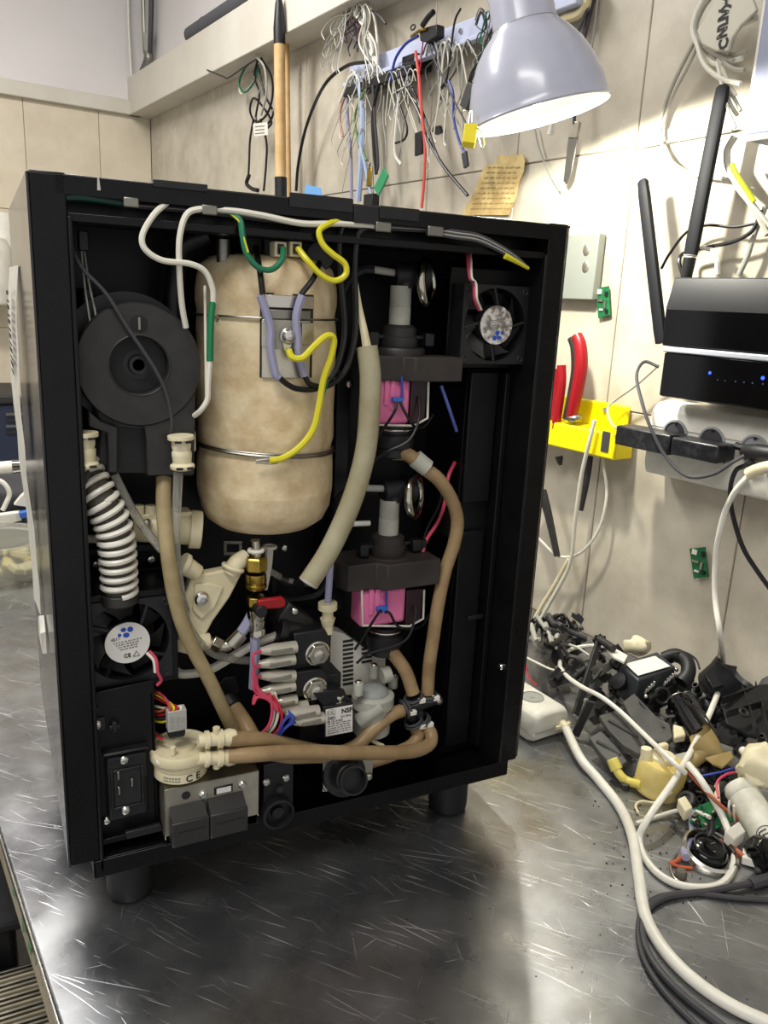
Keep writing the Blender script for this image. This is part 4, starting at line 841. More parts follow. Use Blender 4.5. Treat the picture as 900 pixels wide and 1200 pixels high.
# ================================================================= THE LAMP
def desk_lamp():
    vr = ray(632, 136).normalized(); c = CAM + ray(632, 136) * 1.15
    dn = RIGHT * .159 - UP * .987; e = (dn - vr * dn.dot(vr)).normalized(); a = (e * (1 - .15 ** 2) ** .5 - vr * .15).normalized()   # a: the way the shade opens
    t = thing('desk_lamp', 'grey enamel dome lamp switched on, hanging above the machine and lighting the tiles', 'lamp', c)
    R = .0993; H = .098
    prof = [(R * 1.0, 0), (R * 1.012, .002), (R * 1.0, .004), (R * .985, .012), (R * .95, .034), (R * .87, .059), (R * .75, .083), (R * .61, .101), (R * .49, .112), (R * .46, .117)]
    inn = [(r - .0016, h) for r, h in reversed(prof[2:])] + [(R - .0016, 0.0)]
    obj('shade', MB().lathe(c, -a, prof + inn + [(R, 0)], 72, False, False), M_lamp, t)
    obj('reflector', MB().lathe(c, -a, [(r - .0022, h) for r, h in prof[2:]] + [(.004, .116)], 64, False, False), M_lampin, t, label='white inside of the shade')
    obj('neck', MB().lathe(c - a * .115, -a, [(.046, 0), (.045, .002), (.044, .004), (.0435, .12), (.040, .128), (.02, .132)], 48), M_lamp, t)
    obj('neck_seam', MB().torus(c - a * .1165, a, .0453, .0009, 48, 6), M_dsteel, t)
    b = c - a * .036
    obj('bulb', MB().sphere(b, .021, 1, 1, 1, 24, 16), mat('lit_bulb', '#ffffff', .5, emit='#fff3dc', estr=12), t)
    obj('bulb_socket', MB().cyl(b - a * .018, b - a * .04, .014), M_white, t)
    # arm going up out of the picture and back to the wall
    p = c - a * .24; q = WS(-.16, 1.35, .03)
    obj('arm', MB().tube([p, p + Vector((0, 0, .06)), q + (p - q) * .4 + Vector((0, 0, .15)), q], .008, 10), M_lamp, t)
    obj('wall_bracket', MB().wbox(-.20, -.12, .004, .03, 1.30, 1.40), M_lamp, t, .003)
    l = bpy.data.lights.new('lamp_bulb_light', 'SPOT'); l.energy = 23; l.color = (1, .975, .85); l.spot_size = R_(176); l.spot_blend = .15; l.shadow_soft_size = .02
    lo = bpy.data.objects.new('lamp_bulb_light', l); C.objects.link(lo); lo.location = b + a * .0225; lo.rotation_euler = a.to_track_quat('-Z', 'Y').to_euler()
desk_lamp()
# ================================================================= THINGS ON THE RIGHT WALL
W = lambda pts: [PW(*q) for q in pts]
def wall_wire(name, pts, r, m, label, cat='cable', group=None, res=6):
    o = solo(name, MB().tube(W(pts), r, 8 if r > .0015 else 6, res), m, label, cat, group); return o
def wall_things():
    # rolled grey cloth on the beam
    s0, s1 = SW(226, 32, .05)[0], -1.15
    r = thing('cloth_roll', 'long dark grey foam roll lying on top of the wall beam', 'roll', WS((s0 + s1) / 2, 1.303, .055))
    pts = [WS(s0 + (s1 - s0) * k / 8, 1.303 + .027, .055) for k in range(9)]
    obj('foam', MB().tube(pts, .0265, 20, 2), mat('grey_foam', '#4d4d50', .85, bump=.4), r); obj('seam', MB().torus(pts[1], D, .0268, .0012, 28, 5), M_dgwire, r)
    # cables in the corner
    solo('ceiling_cable', MB().tube([PB(150, -20, .02), PB(151, 30, .02), PB(154, 85, .03), PB(158, 134, .04)], .005), M_white, 'thin white cable running down the corner of the back wall', 'cable')
    cd = thing('cable_conduit', 'grey tape-bound cables ending in an elbow above the beam', 'cable', PW(172, 75, .05))
    for k, (du, m) in enumerate(((-5, M_dsteel), (0, M_grwire), (5, M_dgwire))):
        obj('cable', MB().tube([PW(173 + du, -15, .03), PW(173 + du * .8, 30, .03), PW(173 + du * .5, 62, .03)], .009), m, cd)
    obj('tape', MB().cyl(PW(173, 40, .03), PW(174, 62, .03), .02, .016), M_grwire, cd, .001)
    obj('elbow', MB().tube([PW(174, 60, .03), PW(174, 70, .03), PW(169, 84, .05)], .018, 10), M_dsteel, cd)
    # two tool handles leaning on the wall
    def handle(name, label, u0, v0, u1, v1, r, off, tip):
        a, b = PW(u0, v0, off), PW(u1, v1, off); d = (b - a).normalized(); e = a + d * ((TZ + .0 - a.z) / d.z)
        t = thing(name, label, 'tool handle', e)
        L = (e - a).length
        if tip:
            obj('tip', MB().lathe(a, d, [(.004, 0), (.010, .02), (r * 1.05, .075), (r * 1.05, .115)], 20), M_bplast, t, label='black pointed tip')
            obj('handle', MB().cyl(a + d * .112, PW(u1, 208, off), r, None, 20), M_wood, t)
            obj('lower_grip', MB().cyl(PW(u1, 208, off), e, r * 1.12, None, 20), M_bplast, t, label='black lower sleeve')
        else: obj('handle', MB().cyl(a, e, r, None, 20), M_wood, t)
        return t
    handle('wooden_pole', 'pale wooden pole with black tip and sleeve leaning on the wall behind the machine', 327, -6, 329, 225, .0145, .105, True)
    handle('wooden_rod', 'thinner yellowish wooden rod right behind the black-tipped pole', 335, 6, 338, 226, .008, .045, False)
    # coiled lead hanging from a hook
    t = thing('coiled_lead', 'coiled black and green-white lead with paper tag hanging left of the poles', 'cable', PW(300, 66, .03))
    for k, (m, pts) in enumerate(((M_wwire, ((303, 68), (290, 76), (281, 100), (284, 110), (296, 98), (305, 75))), (M_gwire, ((300, 68), (287, 80), (280, 98), (287, 108), (298, 95), (303, 76))),
                                  (M_bwire, ((302, 70), (298, 90), (304, 110), (300, 140), (312, 146), (320, 132), (311, 112), (303, 80))), (M_bwire, ((306, 68), (318, 90), (319, 115), (312, 135), (300, 143), (293, 130), (297, 115), (308, 125), (318, 142), (314, 150))),
                                  (M_bwire, ((305, 140), (312, 165), (312, 190), (309, 224))), (M_bwire, ((297, 140), (293, 165), (292, 190), (291, 208))), (M_grwire, ((300, 66), (310, 80), (312, 110), (306, 135))))):
        obj('strand', MB().tube(W([(u, v, .03 + .006 * k) for u, v in pts]), .0032, 7), m, t)
    obj('plug', MB().tube(W([(292, 205, .04), (289, 215, .04), (295, 221, .045), (302, 223, .045)]), .006, 8), M_rubber, t)
    obj('paper_tag', MB().prism(W([(296, 145, .06), (313, 143, .06), (314, 158, .06), (298, 160, .06)]), N * .001), M_white, t); 
    for k in range(3): obj('tag_line', MB().prism(W([(299, 148 + k * 4, .0605), (310, 147 + k * 4, .0605), (310, 148 + k * 4, .0605), (299, 149 + k * 4, .0605)]), N * -.0003), M_print, t)
    obj('hook', MB().tube(W([(243, 82, .09), (262, 90, .09), (268, 91, .09), (290, 76, .088), (303, 68, .06)]), .0022, 6), M_bplast, t)
    # cable rail: pale strip with black comb
    z0 = 1.035
    rl = thing('cable_rail', 'bluish white rail high on the tiles with dozens of leads hung over it', 'rail', WS(-.9, z0, .02))
    obj('rail_strip', MB().wbox(-1.18, -.42, .018, .032, 1.02, 1.062), mat('pale_blue_plastic', '#b9bfd6', .4), rl, .002)
    obj('rail_lip', MB().wbox(-1.18, -.42, .032, .05, 1.012, 1.022), MATS['pale_blue_plastic'], rl, .002)
    obj('black_comb', MB().wbox(-1.16, -.88, .03, .06, .985, 1.006), M_bplast, rl, .003)
    obj('comb_bracket', MB().wbox(-.93, -.88, .004, .05, 1.0, 1.03), M_bplast, rl, .002)
    for s in (-1.1, -.75, -.5): obj('screw', MB().cyl(WS(s, 1.045, .031), WS(s, 1.045, .035), .005), M_screw, rl)
    # leads over the rail: (points, radius, material, name, label, group)
    G = 'thin leads hanging from the cable rail'
    wires = [
     (((347, 224, .05), (350, 190, .05), (360, 145, .05), (380, 100, .05), (405, 78, .05), (428, 73, .05), (440, 74, .045)), .0042, M_bwire, 'thick black cable arching from the rail down behind the machine'),
     (((416, 86, .05), (408, 110, .05), (407, 135, .05), (411, 180, .05), (412, 232, .05)), .0042, M_lav, 'pale lavender flat lead at the left end of the rail'),
     (((420, 88, .055), (425, 130, .055), (424, 180, .055), (420, 236, .055)), .0075, mat('pale_blue_tube', '#aebfdf', .4, trans=.2), 'pale blue tube hanging down to the machine top'),
     (((424, 150, .06), (422, 165, .06), (427, 190, .06), (437, 238, .06)), .0042, MATS['pale_blue_tube'], 'second narrow pale blue tube crossing to the right'),
     (((418, 84, .06), (409, 92, .06), (404, 105, .06), (398, 120, .06)), .0036, M_wwire, 'short curled white lead at the rail tip'),
     (((414, 90, .05), (400, 125, .05), (399, 145, .05), (402, 160, .05)), .003, mat('beige_pink_wire', '#b28a7a', .5), 'short beige and red stub lead'),
     (((437, 100, .06), (440, 150, .06), (443, 190, .06), (441, 203, .06)), .0034, M_dgwire, 'dark lead ending above the green tag'),
     (((428, 105, .06), (416, 135, .06), (420, 165, .06), (430, 188, .06)), .003, mat('olive_green_wire', '#5f7f4a', .5), 'olive green lead ending in the brass lug'),
     (((458, 95, .06), (463, 70, .06), (475, 52, .06), (490, 42, .06)), .0030, M_blue, 'blue lead draped over the middle of the rail'),
     (((468, 110, .06), (464, 150, .06), (463, 180, .06), (470, 193, .06)), .0036, M_white, 'white lead with a bright crimped end'),
     (((476, 104, .055), (490, 130, .055), (500, 160, .055), (520, 195, .055), (548, 229, .055)), .0034, M_bwire, 'black lead slanting right to above the machine'),
     (((487, 60, .06), (491, 90, .06), (494, 130, .06), (498, 170, .06), (497, 210, .06), (494, 244, .06)), .0034, mat('faded_red_ribbon', '#d8574f', .5), 'bright red ribbon lead reaching the machine top'),
     (((496, 46, .06), (493, 75, .06), (490, 105, .06), (496, 140, .06)), .0016, M_rwire, 'thin red lead beside the black clamp'),
     (((540, 10, .06), (533, 25, .06), (528, 60, .06), (524, 90, .06), (517, 103, .06)), .0022, M_bwire, 'black hooked wire hanging right of the clamp'),
     (((526, 95, .06), (531, 110, .06), (532, 140, .06), (538, 165, .06), (545, 180, .06)), .0026, M_blue, 'blue lead with a small grey connector'),
     (((549, 50, .06), (556, 62, .06), (560, 72, .06), (557, 85, .06)), .002, M_grwire, 'short grey lead near the lamp shade'),
     (((578, 8, .06), (583, 30, .06), (576, 45, .06), (560, 70, .06), (550, 95, .06)), .0024, M_dgwire, 'twisted dark leads touching the lamp shade'),
     (((450, 112, .05), (449, 140, .05), (452, 165, .05), (453, 185, .05)), .002, M_grwire, 'thin grey lead next to the thick black lead'),
     (((443, 100, .06), (437, 135, .06), (438, 170, .06), (441, 204, .06)), .0042, M_bwire, 'straight thick black lead above the green tag'),
     (((462, 100, .06), (470, 128, .06), (477, 150, .06), (474, 163, .06), (463, 168, .06)), .0025, M_bwire, 'black lead curling back into a hook'),
     (((482, 100, .055), (497, 135, .055), (510, 175, .055), (520, 196, .055)), .0022, M_bwire, 'thin black lead joining the slanted one'),
     (((626, 148, .01), (632, 175, .01), (645, 205, .01), (656, 224, .01)), .0016, M_grwire, 'thin grey wire bowing down below the lamp'),
    ]
    for pts, r, m, lab in wires: wall_wire('hanging_lead', pts, r, m, lab, 'cable', 'leads hung over the cable rail')
    random.seed(11)
    def bundle(n, ustart, vstart, uend, vend, col, lab, r=(.0008, .0014), name='thin_lead', wid=9, arch=10):
        for k in range(n):
            u = ustart + random.uniform(-wid, wid); e = (random.uniform(*uend), random.uniform(*vend)); m, tone = random.choice(col); o = .052 + .012 * random.random()
            dx = 4 if random.random() < .5 else -4; v0 = vstart + random.uniform(-4, 4); rr = random.uniform(*r)
            pts = [(u - dx * 2, v0 + 8, o - .004), (u - dx, v0 - arch * .4, o), (u, v0 - arch * .5, o), (u + dx, v0 + 10, o), ((u + e[0]) / 2 + random.uniform(-9, 9), (v0 + e[1]) / 2 + random.uniform(-6, 6), o), (e[0] + random.uniform(-3, 3), e[1] - 10, o), (e[0], e[1], o)]
            ln = 'long' if e[1] - vstart > (vend[1] + vend[0]) / 2 - vstart else 'short'
            wall_wire(name, pts, rr, m, '%s %s %s' % (ln, tone, lab), 'cable', lab + 's')
    GR, WH, DG, GN, MR, LV, BG = (M_grwire, 'grey'), (M_wwire, 'whitish'), (M_dgwire, 'dark'), (M_gwire, 'green'), (mat('maroon_wire', '#4a3036', .5), 'maroon'), (M_lav, 'lavender'), (mat('beige_wire', '#a8977a', .5), 'beige')
    bundle(16, 408, 4, (378, 402), (40, 88), (GR, WH), 'frayed wire in the tuft above the rail', wid=6)
    bundle(10, 414, 10, (402, 420), (46, 68), (MR, DG), 'wire bunched in the tuft above the rail', (.0014, .0022), wid=6)
    bundle(9, 424, 8, (420, 448), (60, 98), (GR, WH), 'lead hanging onto the end of the rail', (.0016, .0028), wid=7)
    bundle(16, 428, 92, (388, 452), (150, 232), (GR, DG, WH, BG, WH), 'thin lead hanging from the black comb', wid=18)
    bundle(14, 470, 88, (450, 505), (130, 205), (GR, DG, WH, LV, WH), 'thin lead hanging from the middle of the rail', wid=20)
    bundle(16, 525, 55, (498, 548), (105, 175), (GR, DG, WH, GR), 'thin lead hanging near the black clamp', (.0008, .0018), wid=22)
    bundle(12, 574, 18, (552, 580), (55, 120), (DG, GN, GR, DG), 'thin lead hanging beside the lamp shade', (.0008, .0018), wid=12)
    # thick pale straps over the left end
    wall_wire('white_strap', ((426, 22, .05), (431, 40, .05), (437, 60, .05), (441, 74, .05)), .0048, M_white, 'broad white strap above the left end of the rail')
    wall_wire('white_loop', ((418, 8, .05), (430, 6, .05), (438, 18, .05), (442, 45, .05), (443, 70, .05)), .003, M_wwire, 'white loop of cable above the rail')
    wall_wire('dark_stub', ((424, 9, .05), (436, 13, .05), (446, 20, .05), (452, 28, .05)), .003, M_dgwire, 'dark cable stub curving right above the rail')
    # small end pieces and clips
    c = PW(434, 202, .062)
    def wb(u, v, w, h, off, th, a=0):
        c = PW(u, v, off); x = D * math.cos(a) + Z * math.sin(a); y = Z * math.cos(a) - D * math.sin(a); return MB().boxf(c - x * w / 2 - y * h / 2, x * w, y * h, N * th)
    t = thing('brass_lug', 'small brown brass lug on the olive green lead', 'connector', c); obj('lug_plate', wb(432, 207, .02, .042, .066, .004), M_brass, t, .002); obj('crimp', wb(431, 194, .009, .014, .068, .006), M_chrome, t, .001)
    solo('green_tag', wb(446, 213, .028, .055, .07, .004, -.75), mat('green_plastic_tag', '#2f8a5c', .45), 'flat green plastic tag hanging behind the machine top', 'tag', None, .001)
    solo('black_plug', wb(431, 235, .04, .03, .065, .02, .0), M_bplast, 'black plug just above the top edge of the machine', 'plug', None, .002)
    solo('black_module', wb(490, 168, .026, .046, .064, .006, .08), M_bplast, 'flat square black module hanging on thin leads', 'module', None, .001)
    solo('small_black_clip', MB().prism(W([(508, 148, .06), (515, 147, .06), (517, 155, .06), (511, 158, .06), (506, 154, .06)]), N * .006), M_bplast, 'tiny black star-shaped clip on a white lead', 'clip')
    solo('grey_connector', wb(544, 187, .013, .03, .062, .006, .35), M_dgwire, 'small grey connector at the end of the blue lead', 'connector', None, .001)
    solo('blue_sheet', MB().prism(W([(358, 216, .05), (375, 220, .05), (378, 232, .05), (356, 232, .05)]), N * .002), mat('sky_blue_plastic', '#6ea3d8', .4), 'corner of a blue plastic sheet above the machine top', 'sheet')
    t = thing('black_clamp', 'black spring clamp gripping the cable rail', 'clamp', PW(505, 38, .07))
    obj('clamp_body', MB().prism(W([(491, 34, .07), (512, 28, .07), (512, 42, .07), (500, 50, .07), (492, 48, .07)]), N * .02), M_bplast, t, .002)
    obj('clamp_handle', MB().tube(W([(495, 30, .075), (502, 20, .078), (508, 14, .08)]), .0055, 8), M_bplast, t); obj('wire_handle', MB().torus(PW(484, 32, .075), N, .008, .0016, 18, 6, 1, .6), M_bplast, t)
    obj('brass_jaw', MB().tube(W([(482, 43, .07), (492, 36, .072), (500, 34, .072)]), .003), M_brass, t)
    t = thing('grey_terminal_block', 'dirty grey terminal block hanging against the lamp shade', 'connector', PW(546, 110, .07))
    obj('block', wb(547, 112, .026, .045, .075, .012, -.5), M_dgwire, t, .002); obj('wire_end', MB().torus(PW(545, 126, .072), N, .006, .0012, 14, 5), M_chrome, t)
    for k in range(3): obj('twisted_lead', MB().tube(W([(582 - k * 2, 20, .065), (570 + k * 3, 50, .07), (574 - k * 4, 62, .07), (555 + k * 2, 80, .07), (546 + k, 104, .072)]), .0014, 6), M_bwire, t)
    t = thing('yellow_binder_clip', 'yellow binder clip with wire arms just left of the lamp rim', 'clip', PW(551, 155, .08))
    cc = CAM + ray(552, 156) * 1.12
    P = lambda u, v, k=1.12: CAM + ray(u, v) * k
    obj('clip_body', MB().prism([P(545, 144), P(561, 145), P(557, 168), P(542, 166)], FWD * .018), M_yel, t, .001); obj('clip_arm', MB().tube([P(559, 150), P(566, 158), P(568, 170), P(564, 173), P(560, 160)], .0009, 5), M_chrome, t)
    obj('clip_arm', MB().tube([P(549, 145), P(551, 132), P(553, 130), P(553, 144)], .0009, 5), M_chrome, t)
    # paper note with faded writing
    off = .008
    n = solo('paper_note', MB().prism(W([(583, 182, off), (613, 181, off), (615, 188, off), (614, 200, off), (608, 214, off), (605, 232, off), (596, 252, off), (541, 252, off), (553, 230, off), (562, 208, off), (568, 194, off), (581, 192, off)]), N * .0008), M_paper, 'torn yellowed paper note with faded handwriting stuck to the tiles', 'note')
    random.seed(3)
    for k in range(9):
        v = 196 + k * 6; b = MB(); u = 572 - k * 2.6
        while u < 604 - k * 1.0:
            l = random.uniform(2, 6); b.prism(W([(u, v - .2, off + .001), (u + l, v - 1, off + .001), (u + l, v + .4, off + .001), (u, v + 1, off + .001)]), N * -.0002); u += l + random.uniform(1, 2.4)
        o = obj('handwriting', b, mat('faded_ink', '#a18a58', .8), n); o['kind'] = 'stuff'
    # knife-like grey strip on a lead
    t = thing('metal_probe', 'narrow steel probe hanging on a lead right below the lamp', 'tool', PW(670, 180, .03))
    obj('probe_blade', MB().prism(W([(666, 160, .03), (677, 160, .03), (669, 205, .03), (663, 216, .03), (660, 212, .03)]), N * .003), M_dsteel, t, .0008)
    obj('probe_clamp', wb(672, 152, .018, .026, .032, .008, -.1), M_alu, t, .001); obj('lead', MB().tube(W([(673, 146, .03), (673, 120, .03), (671, 60, .03), (688, 10, .03), (691, -10, .03)]), .003), M_dgwire, t)
    t = thing('white_pull', 'tiny white cord pull hanging under the lamp rim', 'pull', PW(646, 150, .03)); obj('pull_bell', MB().cyl(PW(647, 145, .03), PW(645, 158, .03), .004, .0065), M_white, t, .0004); obj('cord', MB().tube(W([(647, 100, .03), (647, 146, .03)]), .0008, 5), M_wwire, t)
    wall_wire('wall_cable', ((697, -10, .01), (692, 10, .01), (686, 35, .01), (683, 52, .01), (676, 80, .012)), .0042, mat('brown_grey_cable', '#4b4450', .5), 'brown-grey cable dropping behind the lamp shade')
    wall_wire('grey_wall_wire', ((701, -10, .01), (697, 30, .01), (692, 62, .01), (686, 100, .012)), .002, M_grwire, 'thin grey wire beside the brown-grey cable')
    wall_wire('beige_hose', ((690, -12, .03), (686, 8, .03), (676, 18, .03), (662, 22, .03), (655, 30, .03)), .008, mat('beige_hose', '#c7bb94', .45), 'beige hose bend at the top beside the lamp neck', 'hose')
    # metal plate box
    t = thing('metal_wall_plate', 'grey metal plate box on the tiles right of the machine top', 'box', WS(-.37, .6, .02))
    s0, z1 = SW(640, 276, .03)[0], SW(702, 276, .03)[1]; s1, zz = SW(702, 352, .004)
    obj('plate', MB().wbox(-.48, s1, .004, .022, zz, .648), mat('grey_paint_metal', '#83877f', .45), t, .002)
    for u, v in ((687, 293), (686, 313)): obj('glue_spot', MB().lathe(PW(u, v, .0222), -N, [(.008, 0), (.006, .001), (.002, .0014)], 14, sx=1, sy=1.3), M_alu, t)
    # green circuit boards on the wall
    for (pix, lab) in ((((698, 338), (713, 335), (715, 369), (701, 373)), 'small green circuit board stuck up beside the metal plate'), (((808, 643), (826, 641), (830, 676), (813, 678)), 'small green circuit board on the tiles below the sockets')):
        o = solo('circuit_board', MB().prism(W([(u, v, .008) for u, v in pix]), N * .002), M_pcb, lab, 'circuit board')
        (u0, v0), (u1, v1) = pix[0], pix[2]
        for fx, fy, w, h, m in ((.25, .12, .009, .008, M_white), (.7, .2, .006, .008, M_bplast), (.3, .45, .012, .004, M_alu), (.6, .62, .004, .012, M_alu), (.35, .8, .008, .003, M_white), (.7, .85, .006, .006, M_bplast)):
            obj('chip', wb(u0 + (u1 - u0) * fx, v0 + (v1 - v0) * fy, w, h, .0105, .002), m, o)
    # yellow tool rack with two pairs of pliers
    t = thing('tool_rack', 'bright yellow wall tool rack with cutters, right of the machine', 'rack', WS(-.33, .30, .03))
    obj('back_strip', MB().wbox(-.52, SW(735, 490, .012)[0], .004, .012, .30, .362), M_yel, t, .004)
    s_end = SW(722, 520, .055)[0]
    obj('shelf_front', MB().wbox(-.52, s_end, .05, .058, SW(690, 533, .058)[1], SW(690, 503, .058)[1]), M_yel, t, .003)
    obj('shelf_top', MB().wbox(-.52, s_end, .01, .052, SW(690, 503, .058)[1] - .006, SW(690, 503, .058)[1]), M_yel, t, .002)
    obj('shelf_end', MB().wbox(s_end - .004, s_end, .01, .058, SW(690, 533, .058)[1], SW(690, 503, .058)[1]), M_yel, t, .002)
    obj('dark_slot', MB().wbox(SW(707, 500, .059)[0], SW(716, 500, .059)[0], .0575, .0592, .285, .32), M_dgwire, t); obj('screw', MB().cyl(PW(709, 480, .012), PW(709, 480, .016), .004), M_screw, t)
    def pliers(lab, hx, jaw, col):
        t = thing('pliers', lab, 'pliers', PW(hx[-1][0], hx[-1][1], .04))
        obj('handle_core', MB().tube(W([(u - 5, v + 3, .046) for u, v in hx]), lambda q: .0105 - .002 * abs(q - .4), 10), M_bgrey, t)
        obj('handle_grip', MB().tube(W([(u, v, .05) for u, v in hx]), lambda q: .0098 + .002 * math.sin(q * 3), 10), M_red, t, label='red grip')
        obj('guard', MB().sphere(PW(hx[-1][0] + 3, hx[-1][1] + 2, .045), .014, 1.1, 1.1, .7), M_dsteel, t)
        obj('jaw', MB().tube(W([(u, v, .035) for u, v in jaw]), lambda q: .008 - .004 * q, 8, 3), M_bgrey, t, label='black steel jaw')
    pliers('red and black cutters standing upright in the yellow rack', [(676, 393), (680, 405), (681, 430), (676, 460), (670, 488)], [(690, 535), (687, 565), (681, 598)], 0)
    t = thing('pliers', 'plain red-handled pliers in the rack, partly hidden by the machine', 'pliers', PW(652, 500, .04))
    obj('handle_grip', MB().tube(W([(658, 428, .05), (658, 450, .05), (654, 480, .05), (651, 502, .05)]), .0085, 10), M_red, t); obj('handle_core', MB().tube(W([(652, 432, .04), (650, 470, .04), (648, 502, .04)]), .008, 10), M_red, t)
    obj('jaw', MB().tube(W([(635, 575, .035), (643, 605, .035), (653, 652, .035)]), lambda q: .009 - .003 * q, 8, 3), M_bgrey, t)
    solo('hook_tip', MB().tube(W([(655, 535, .03), (656, 541, .03), (657, 545, .03)]), lambda q: .008 - .005 * q, 10, 3), M_bgrey, 'small black tool tip poking out under the yellow rack', 'tool')
    # white cord hanging over the rack
    wall_wire('white_cable', ((697, 492, .07), (690, 520, .07), (681, 560, .06), (674, 610, .05), (668, 660, .04), (648, 700, .04), (622, 745, .05)), .0036, M_wwire, 'white cord hanging from the yellow rack down behind the machine')
    wall_wire('white_cable', ((618, 618, .05), (635, 635, .04), (655, 652, .03), (680, 648, .03), (702, 620, .03), (711, 580, .03), (707, 545, .03), (703, 520, .03)), .0028, M_wwire, 'white cord looping on the tiles below the yellow rack')
    wall_wire('twisted_cable', ((667, 655, .03), (650, 685, .03), (632, 715, .04), (620, 740, .05)), .004, M_cream, 'yellowish twisted cord below the pliers')
wall_things()
def router_wall():
    M_gl = mat('gloss_black', '#050507', .15, coat=.2, spec=.35); M_top = mat('satin_black', '#14151b', .45)
    o1 = .09
    # upper router with two aerials
    s0 = SW(778, 385, o1)[0]; zt = SW(780, 325, .08)[1]; zb = SW(777, 405, o1)[1]; zm = SW(780, 360, o1)[1]; s1 = s0 + .26
    t = thing('wifi_router', 'upper black router with two aerials, fixed to the tiles at the right edge', 'router', WS(s0 + .13, (zt + zb) / 2, .05))
    # wedge cross-section: front face then sloping satin top
    sec = [(o1, zb), (o1 + .002, zm), (.080, zt), (.012, zt), (.012, zb)]
    obj('shell', MB().prism([WS(s0, z, o) for o, z in sec], D * (s1 - s0)), M_top, t, .002)
    obj('gloss_front', MB().prism([WS(s0 + .003, zb + .002, o1 + .0015), WS(s0 + .003, zm - .003, o1 + .0033), WS(s1 - .003, zm - .003, o1 + .0033), WS(s1 - .003, zb + .002, o1 + .0015)], N * -.0008), M_gl, t)
    def aerial(pts, r, w):
        a = [PW(*p) for p in pts]; d = (a[1] - a[0]).normalized(); L = (a[1] - a[0]).length; x = d.cross(N).normalized()
        m = MB(); rg = []
        for h, q in ((0, .92), (.02, 1), (L * .9, .95), (L - .004, .85), (L, .5)):
            rg.append([a[0] + d * h + x * sx * w * q + N * sy * r * q for sx, sy in ((-1, -.7), (-.6, -1), (.6, -1), (1, -.7), (1, .7), (.6, 1), (-.6, 1), (-1, .7))])
        A = obj('aerial', m.rings(rg), mat('aerial_plastic', '#111217', .6, spec=.25), t, .0006)
        return A, a[0], d
    A, p, d = aerial(((809, 300, .05), (848, 99, .05)), .006, .0105)
    obj('aerial_hinge', MB().cyl(p - d * .032, p - d * .002, .0085, .0095, 14), M_bplast, A, .001); obj('hinge_ring', MB().torus(p + d * .001, d, .0098, .0008, 18, 5), M_grwire, A)
    A, p, d = aerial(((775, 402, .06), (753, 210, .06)), .006, .0095)
    # lower modem with silver top edge and blue lights
    s2 = SW(775, 440, o1)[0]; z1 = SW(775, 412, o1)[1]; z0 = SW(773, 464, o1)[1]
    m = thing('modem', 'lower glossy black modem with silver top edge and small blue lights', 'modem', WS(s2 + .13, z0, .05))
    obj('shell', MB().wbox(s2, s2 + .26, .045, o1, z0, z1), M_top, m, .003)
    obj('gloss_front', MB().wbox(s2 + .002, s2 + .258, o1 - .001, o1 + .0018, z0 + .002, z1 - .001), M_gl, m, .001)
    obj('silver_edge', MB().wbox(s2 - .001, s2 + .262, .04, o1 + .004, z1, z1 + .0085), mat('silver_plastic', '#c4c8d2', .3, .3), m, .002)
    M_led = mat('blue_led', '#2040ff', .4, emit='#2b45ff', estr=3); M_dim = mat('dim_led', '#39405c', .5)
    for u, v, r, on in ((832, 437, .0022, 1), (894, 443, .0026, 1), (841, 445, .0009, 0), (850, 446, .0009, 0), (862, 447, .0011, 0), (872, 448, .0012, 0), (882, 449, .0012, 0), (894, 450, .0012, 0)):
        obj('status_light', MB().lathe(PW(u, v, o1 + .0018), -N, [(r, 0), (r, .0005)], 12), M_led if on else M_dim, m)
    # wall socket strip
    zt = SW(757, 468, .055)[1]; zb = SW(780, 562, .055)[1]; s0 = SW(757, 520, .055)[0]; s1 = s0 + .42; o = .055
    st = thing('socket_strip', 'white multi-socket strip mounted on the tiles below the modem', 'socket strip', WS(s0 + .2, zb, .03))
    n = 10; sec = [(.005, zb + .012), (.03, zb), (.05, zb + .004), (o, zb + .02), (o, zt - .035), (.052, zt - .014), (.04, zt - .002), (.02, zt), (.005, zt)]
    obj('housing', MB().prism([WS(s0, z, q) for q, z in sec], D * (s1 - s0)), M_white, st, .004, seg=3)
    obj('seam', MB().wbox(s0 + .005, s1, o - .0005, o + .0006, zt - .04, zt - .0385), M_grwire, st)
    for u, v in ((791, 508), (834, 517), (884, 527)):
        c = PW(u, v, o + .0005)
        c = WS(D.dot(c), c.z - .001, o + .0005)
        so = obj('socket', MB().lathe(c, -N, [(.0225, 0), (.0225, .002), (.0195, .0024), (.0188, .0002)], 36, cap1=False), mat('grey_socket', '#8d8f92', .35), st)
        obj('socket_recess', MB().lathe(c + N * -.0003, -N, [(.0188, 0), (.0188, .0004)], 30), M_dgwire if u < 880 else MATS['grey_socket'], so)
        for k in (-1, 1): obj('pin_hole', MB().lathe(c - N * .0008 + D * .0075 * k, -N, [(.003, 0), (.003, .0003)], 14), M_ink, so); obj('earth_clip', MB().cbox(c - N * .001 + Z * .0175 * k, (.004, .004, .004)), M_ink, so)
